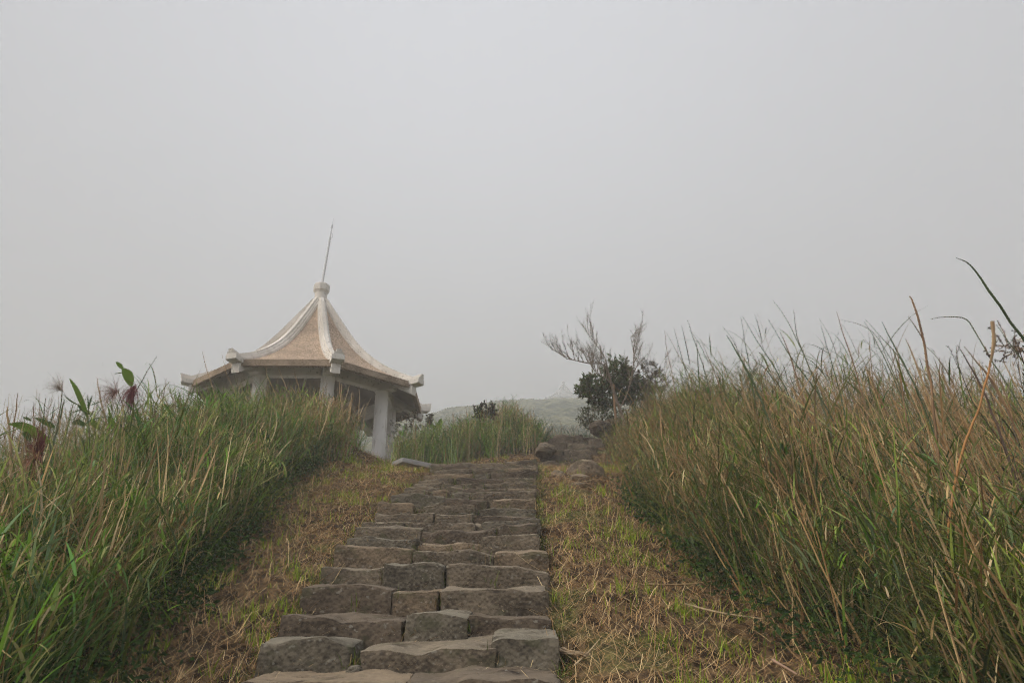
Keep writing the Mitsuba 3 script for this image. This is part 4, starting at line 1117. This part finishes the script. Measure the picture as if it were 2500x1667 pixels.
key = thing('bare_tree', 'small leaning tree with pale trunk and fan of bare twigs above the upper steps', 'tree')
g = np.random.default_rng(77)
trunk = np.array([(2.708, 19.600, 7.375), (2.665, 19.600, 7.533), (2.543, 19.500, 7.898), (2.421, 19.400, 8.266), (2.336, 19.400, 8.671)])
add(f'{key}__trunk', tube(smooth_line(np.vstack([to_ground(trunk[:1].tolist() + [(trunk[0] - [0, 0, 0.05]).tolist()])[::-1][:-1], trunk]), 24), np.linspace(0.06, 0.028, 24), 8), 'bark', smooth=40)
limbs = [([(2.336, 19.400, 8.671), (2.177, 19.300, 8.771), (1.911, 19.200, 8.734), (1.550, 19.100, 8.779), (1.328, 19.000, 8.782)], 0.020),
         ([(2.421, 19.400, 8.266), (2.252, 19.200, 8.358), (2.044, 19.100, 8.457), (1.914, 19.000, 8.581)], 0.017),
         ([(2.336, 19.400, 8.671), (2.284, 19.500, 9.036), (2.124, 19.600, 9.353), (1.950, 19.600, 9.607)], 0.015),
         ([(1.328, 19.000, 8.782), (1.161, 18.900, 8.866), (1.062, 18.900, 8.933), (0.957, 18.800, 8.949)], 0.008),
         ([(2.623, 19.600, 7.717), (2.893, 19.900, 8.269), (3.041, 20.000, 8.857), (3.100, 20.000, 9.223), (3.047, 20.000, 9.738)], 0.016),
         ([(3.097, 20.000, 9.166), (3.182, 20.000, 9.508), (3.240, 20.000, 9.839)], 0.009)]
for pts, r in limbs:
    out = [tube(smooth_line(pts, 14), np.linspace(r, r * 0.45, 14), 6, cap=False)]
    q = smooth_line(pts, 14)
    for k in range(3 if r != 0.015 else 9, 14):
        for _ in range(2 if r > 0.014 else 1):
            d = np.array([0.50 * (q[k][0] - trunk[-1][0]) + g.normal(0.02, 0.16), g.normal(0, 0.25), g.uniform(0.7, 1.0)])
            grow(q[k], d / np.linalg.norm(d), g.uniform(0.34, 0.72) * (1.0 if r > 0.01 else 0.6), max(0.006, r * 0.5), 2 if g.random() < 0.5 else 1, g, out, 0.5, 0.30, 0.8)
    part(key, 'limb', concat(out), 'bark')

SHRUB = [(0.085, 0.125, 0.035), (0.11, 0.145, 0.045), (0.14, 0.125, 0.06), (0.065, 0.095, 0.032)]
key = thing('leafy_shrub', 'dense dark green shrub growing behind the bare tree', 'shrub')
foliage(key, [((2.056, 20.600, 8.612), (0.46, 0.4, 0.36), 0.26), ((2.463, 20.700, 8.418), (0.55, 0.4, 0.42), 0.28), ((2.734, 20.700, 9.019), (0.45, 0.4, 0.50), 0.28), ((3.005, 20.800, 8.736), (0.40, 0.4, 0.5), 0.18), ((3.281, 20.900, 8.540), (0.5, 0.4, 0.36), 0.2)], 4600, 0.125, SHRUB, 5)
coloured(f'{key}__stem', tube(smooth_line(to_ground([(2.574, 20.200, 8.535), (2.576, 20.200, 7.982), (2.590, 20.200, 7.710)]), 12), 0.03, 6), BROWN)
key = thing('twiggy_shrub', 'thin brownish twiggy shrub to the right of the dark leafy shrub', 'shrub')
foliage(key, [((3.448, 20.600, 8.898), (0.55, 0.4, 0.50), 0.6), ((3.709, 20.600, 8.726), (0.45, 0.4, 0.35), 0.4)], 1500, 0.07, [(0.05, 0.055, 0.03), (0.09, 0.07, 0.045)], 6)
out = []
base_ = to_ground([(3.473, 20.600, 8.386), (3.456, 20.600, 8.105)])[-1]
for k in range(13):
    tgt = np.array([(3.176, 20.600, 9.389), (3.995, 20.600, 8.955)])
    e = tgt[0] + (tgt[1] - tgt[0]) * g.random() + [0, g.normal(0, .2), g.uniform(-0.1, .25)]
    d = e - base_
    grow(base_ + g.normal(0, 0.08, 3), d / np.linalg.norm(d), np.linalg.norm(d), 0.010, 2, g, out, 0.3, 0.35, 0.5)
add(f'{key}__stem', concat(out), 'bark')
key = thing('round_bush', 'low rounded green bush over the dark rocks at the top of the upper steps', 'shrub')
foliage(key, [((2.483, 22.300, 8.299), (0.75, 0.5, 0.42), 1.0)], 2600, 0.07, [(0.06, 0.085, 0.03), (0.085, 0.10, 0.04), (0.10, 0.10, 0.05)], 7)
coloured(f'{key}__stem', tube(to_ground([(2.483, 22.300, 8.299), (2.477, 22.300, 8.150)]), 0.02, 5), BROWN)
key = thing('dark_leaved_bush', 'dark leaved bush rising out of the grass left of the fog', 'shrub')
foliage(key, [((-0.810, 21.000, 8.059), (0.25, 0.25, 0.32), 0.6), ((-0.525, 21.000, 8.087), (0.18, 0.2, 0.26), 0.4)], 700, 0.09, [(0.045, 0.055, 0.03), (0.07, 0.05, 0.035), (0.04, 0.065, 0.025)], 8)
coloured(f'{key}__stem', tube(to_ground([(-0.783, 21.000, 8.059), (-0.766, 21.000, 7.777)]), 0.018, 5), BROWN)
key = thing('bush_by_columns', 'twiggy dark bush with sparse leaves right behind the pavilion columns', 'shrub')
foliage(key, [((-2.568, 21.500, 7.815), (0.5, 0.4, 0.45), 0.5), ((-2.906, 21.500, 7.704), (0.4, 0.4, 0.5), 0.3), ((-2.178, 21.500, 7.993), (0.14, 0.15, 0.22), 0.2)], 1100, 0.07, [(0.045, 0.05, 0.025), (0.065, 0.05, 0.035)], 9)
coloured(f'{key}__stem', tube(to_ground([(-2.568, 21.500, 7.815), (-2.538, 21.500, 7.594)]), 0.02, 5), BROWN)
key = thing('edge_shrub', 'dark bare twiggy shrub at the right edge of the picture above the grass', 'shrub')
out = []
base_ = on_ground((3.843, 6.200, 3.629)[0], 6.3)
for k in range(10):
    e = np.array((3.926, 6.200, 4.310)) + [g.uniform(-0.08, 0.3), g.normal(0, .15), g.uniform(-0.25, 0.0)]
    d = e - base_
    grow(base_ + g.normal(0, 0.05, 3), d / np.linalg.norm(d), np.linalg.norm(d), 0.006, 2, g, out, 0.25, 0.4, 0.22)
coloured(f'{key}__stem', concat(out), (0.07, 0.05, 0.04))
foliage(key, [((3.920, 6.200, 4.204), (0.25, 0.2, 0.2), 1.0)], 260, 0.03, [(0.05, 0.035, 0.035), (0.06, 0.05, 0.03)], 10)

# leafy weeds low at the feet of both banks
def weeds(name, label, n, region, keep, seed_, size):
    g = np.random.default_rng(seed_)
    cen = patch(n, *region, keep, 0.9)
    m_ = g.integers(5, 14, len(cen))
    xy = np.repeat(cen, m_, 0) + g.normal(0, 0.09, (m_.sum(), 2))
    p = on(xy) + np.column_stack([np.zeros((len(xy), 2)), g.uniform(0.04, 0.34, len(xy))])
    d = np.column_stack([np.cos(g.uniform(0, 6.28, len(xy))), np.sin(g.uniform(0, 6.28, len(xy))), g.uniform(-.3, .5, len(xy))])
    cc = np.array([(0.045, 0.085, 0.022), (0.062, 0.11, 0.025), (0.038, 0.07, 0.024)])[g.integers(0, 3, len(xy))] * g.uniform(0.7, 1.3, (len(xy), 1))
    v, f, c = leaves(p, d, size, cc, g)
    k = thing(name, label, 'weeds', kind='stuff')
    scene[k] = mikit.ply((v, f), 'leaf', color=c)


weeds('left_weeds', 'small leafy green weeds low along the foot of the left grass bank', 1300, (-5, -2, 3.6, 14), lambda x, y: (x < x_left(y) + 0.35) & (x > x_left(y) - 0.7), 31, 0.065)
weeds('right_weeds', 'leafy green weeds low along the foot of the right grass bank', 1300, (1.4, 5, 3.6, 14), lambda x, y: (x > x_right(y) - 0.3) & (x < x_right(y) + 0.9), 32, 0.07)

# ------------------------------------------------------------------ single cut stalks lying on the mown ground
def fallen(label, ends, r, c, n=1):
    key = thing('fallen_stalk', label, 'dry stalk')
    pts = []
    for (x, y) in ends:
        pts.append([x, y, float(height(x, y)) + 0.045 + r])
    out = []
    g = np.random.default_rng(len(label))
    for k in range(n):
        q = smooth_line(np.array(pts) + (g.normal(0, 0.03, (len(pts), 3)) * [1, 1, 0.3] if n > 1 else 0), 10)
        out.append(tube(q, np.linspace(r, r * 0.6, 10), 6))
    coloured(key, concat(out), c, jitter=0.4, smooth=40)


fallen('long thin brown stalk lying across the straw to the right of the steps', [(1.056, 6.832), (1.442, 7.099), (1.897, 7.315)], 0.009, TAN)
fallen('pale straw coloured stalk lying below the long brown one on the right', [(1.270, 6.433), (1.499, 6.324), (1.776, 6.253)], 0.008, (0.46, 0.36, 0.22))
fallen('thick pinkish cut stalk lying near the bottom edge on the right', [(1.591, 5.483), (1.616, 5.356), (1.652, 5.231)], 0.010, (0.36, 0.24, 0.16))
fallen('frayed bundle of dry straw against the right side of the second step up', [(0.293, 5.631), (0.357, 5.536), (0.437, 5.431)], 0.006, (0.38, 0.28, 0.17), 14)
fallen('slanting straw stalk beside the frayed bundle near the bottom of the steps', [(0.369, 5.307), (0.461, 5.483), (0.556, 5.672)], 0.006, (0.46, 0.36, 0.22))
fallen('bundle of broken brown stalks at the edge of the right grass bank', [(1.666, 6.811), (1.829, 7.076), (2.038, 7.467)], 0.006, (0.27, 0.17, 0.085), 12)
fallen('pale dry stalk lying below the half buried rock right of the steps', [(0.588, 11.020), (0.654, 11.284), (0.709, 11.484)], 0.008, (0.44, 0.34, 0.2))
fallen('thin dry stalk resting against the flat rock under the large boulder', [(0.965, 12.077), (1.114, 12.309), (1.269, 12.643)], 0.008, (0.44, 0.34, 0.2))

# ------------------------------------------------------------------ haze
GX, GY = np.meshgrid(np.linspace(-300, 300, 90), np.linspace(-12, 690, 160))
zmin = float(height(GX, GY).min()) - 4
zmax = 186.0
scene['haze'] = {'type': 'cube', 'to_world': T().translate([0, 339.0, (zmin + zmax) / 2]).scale([303.0, 354.0, (zmax - zmin) / 2]), 'bsdf': {'type': 'null'}, 'interior': {'type': 'ref', 'id': 'haze_medium'}}
labels['haze'] = {'label': 'grey mountain fog filling the air and hiding the far ridge', 'category': 'fog', 'kind': 'stuff'}
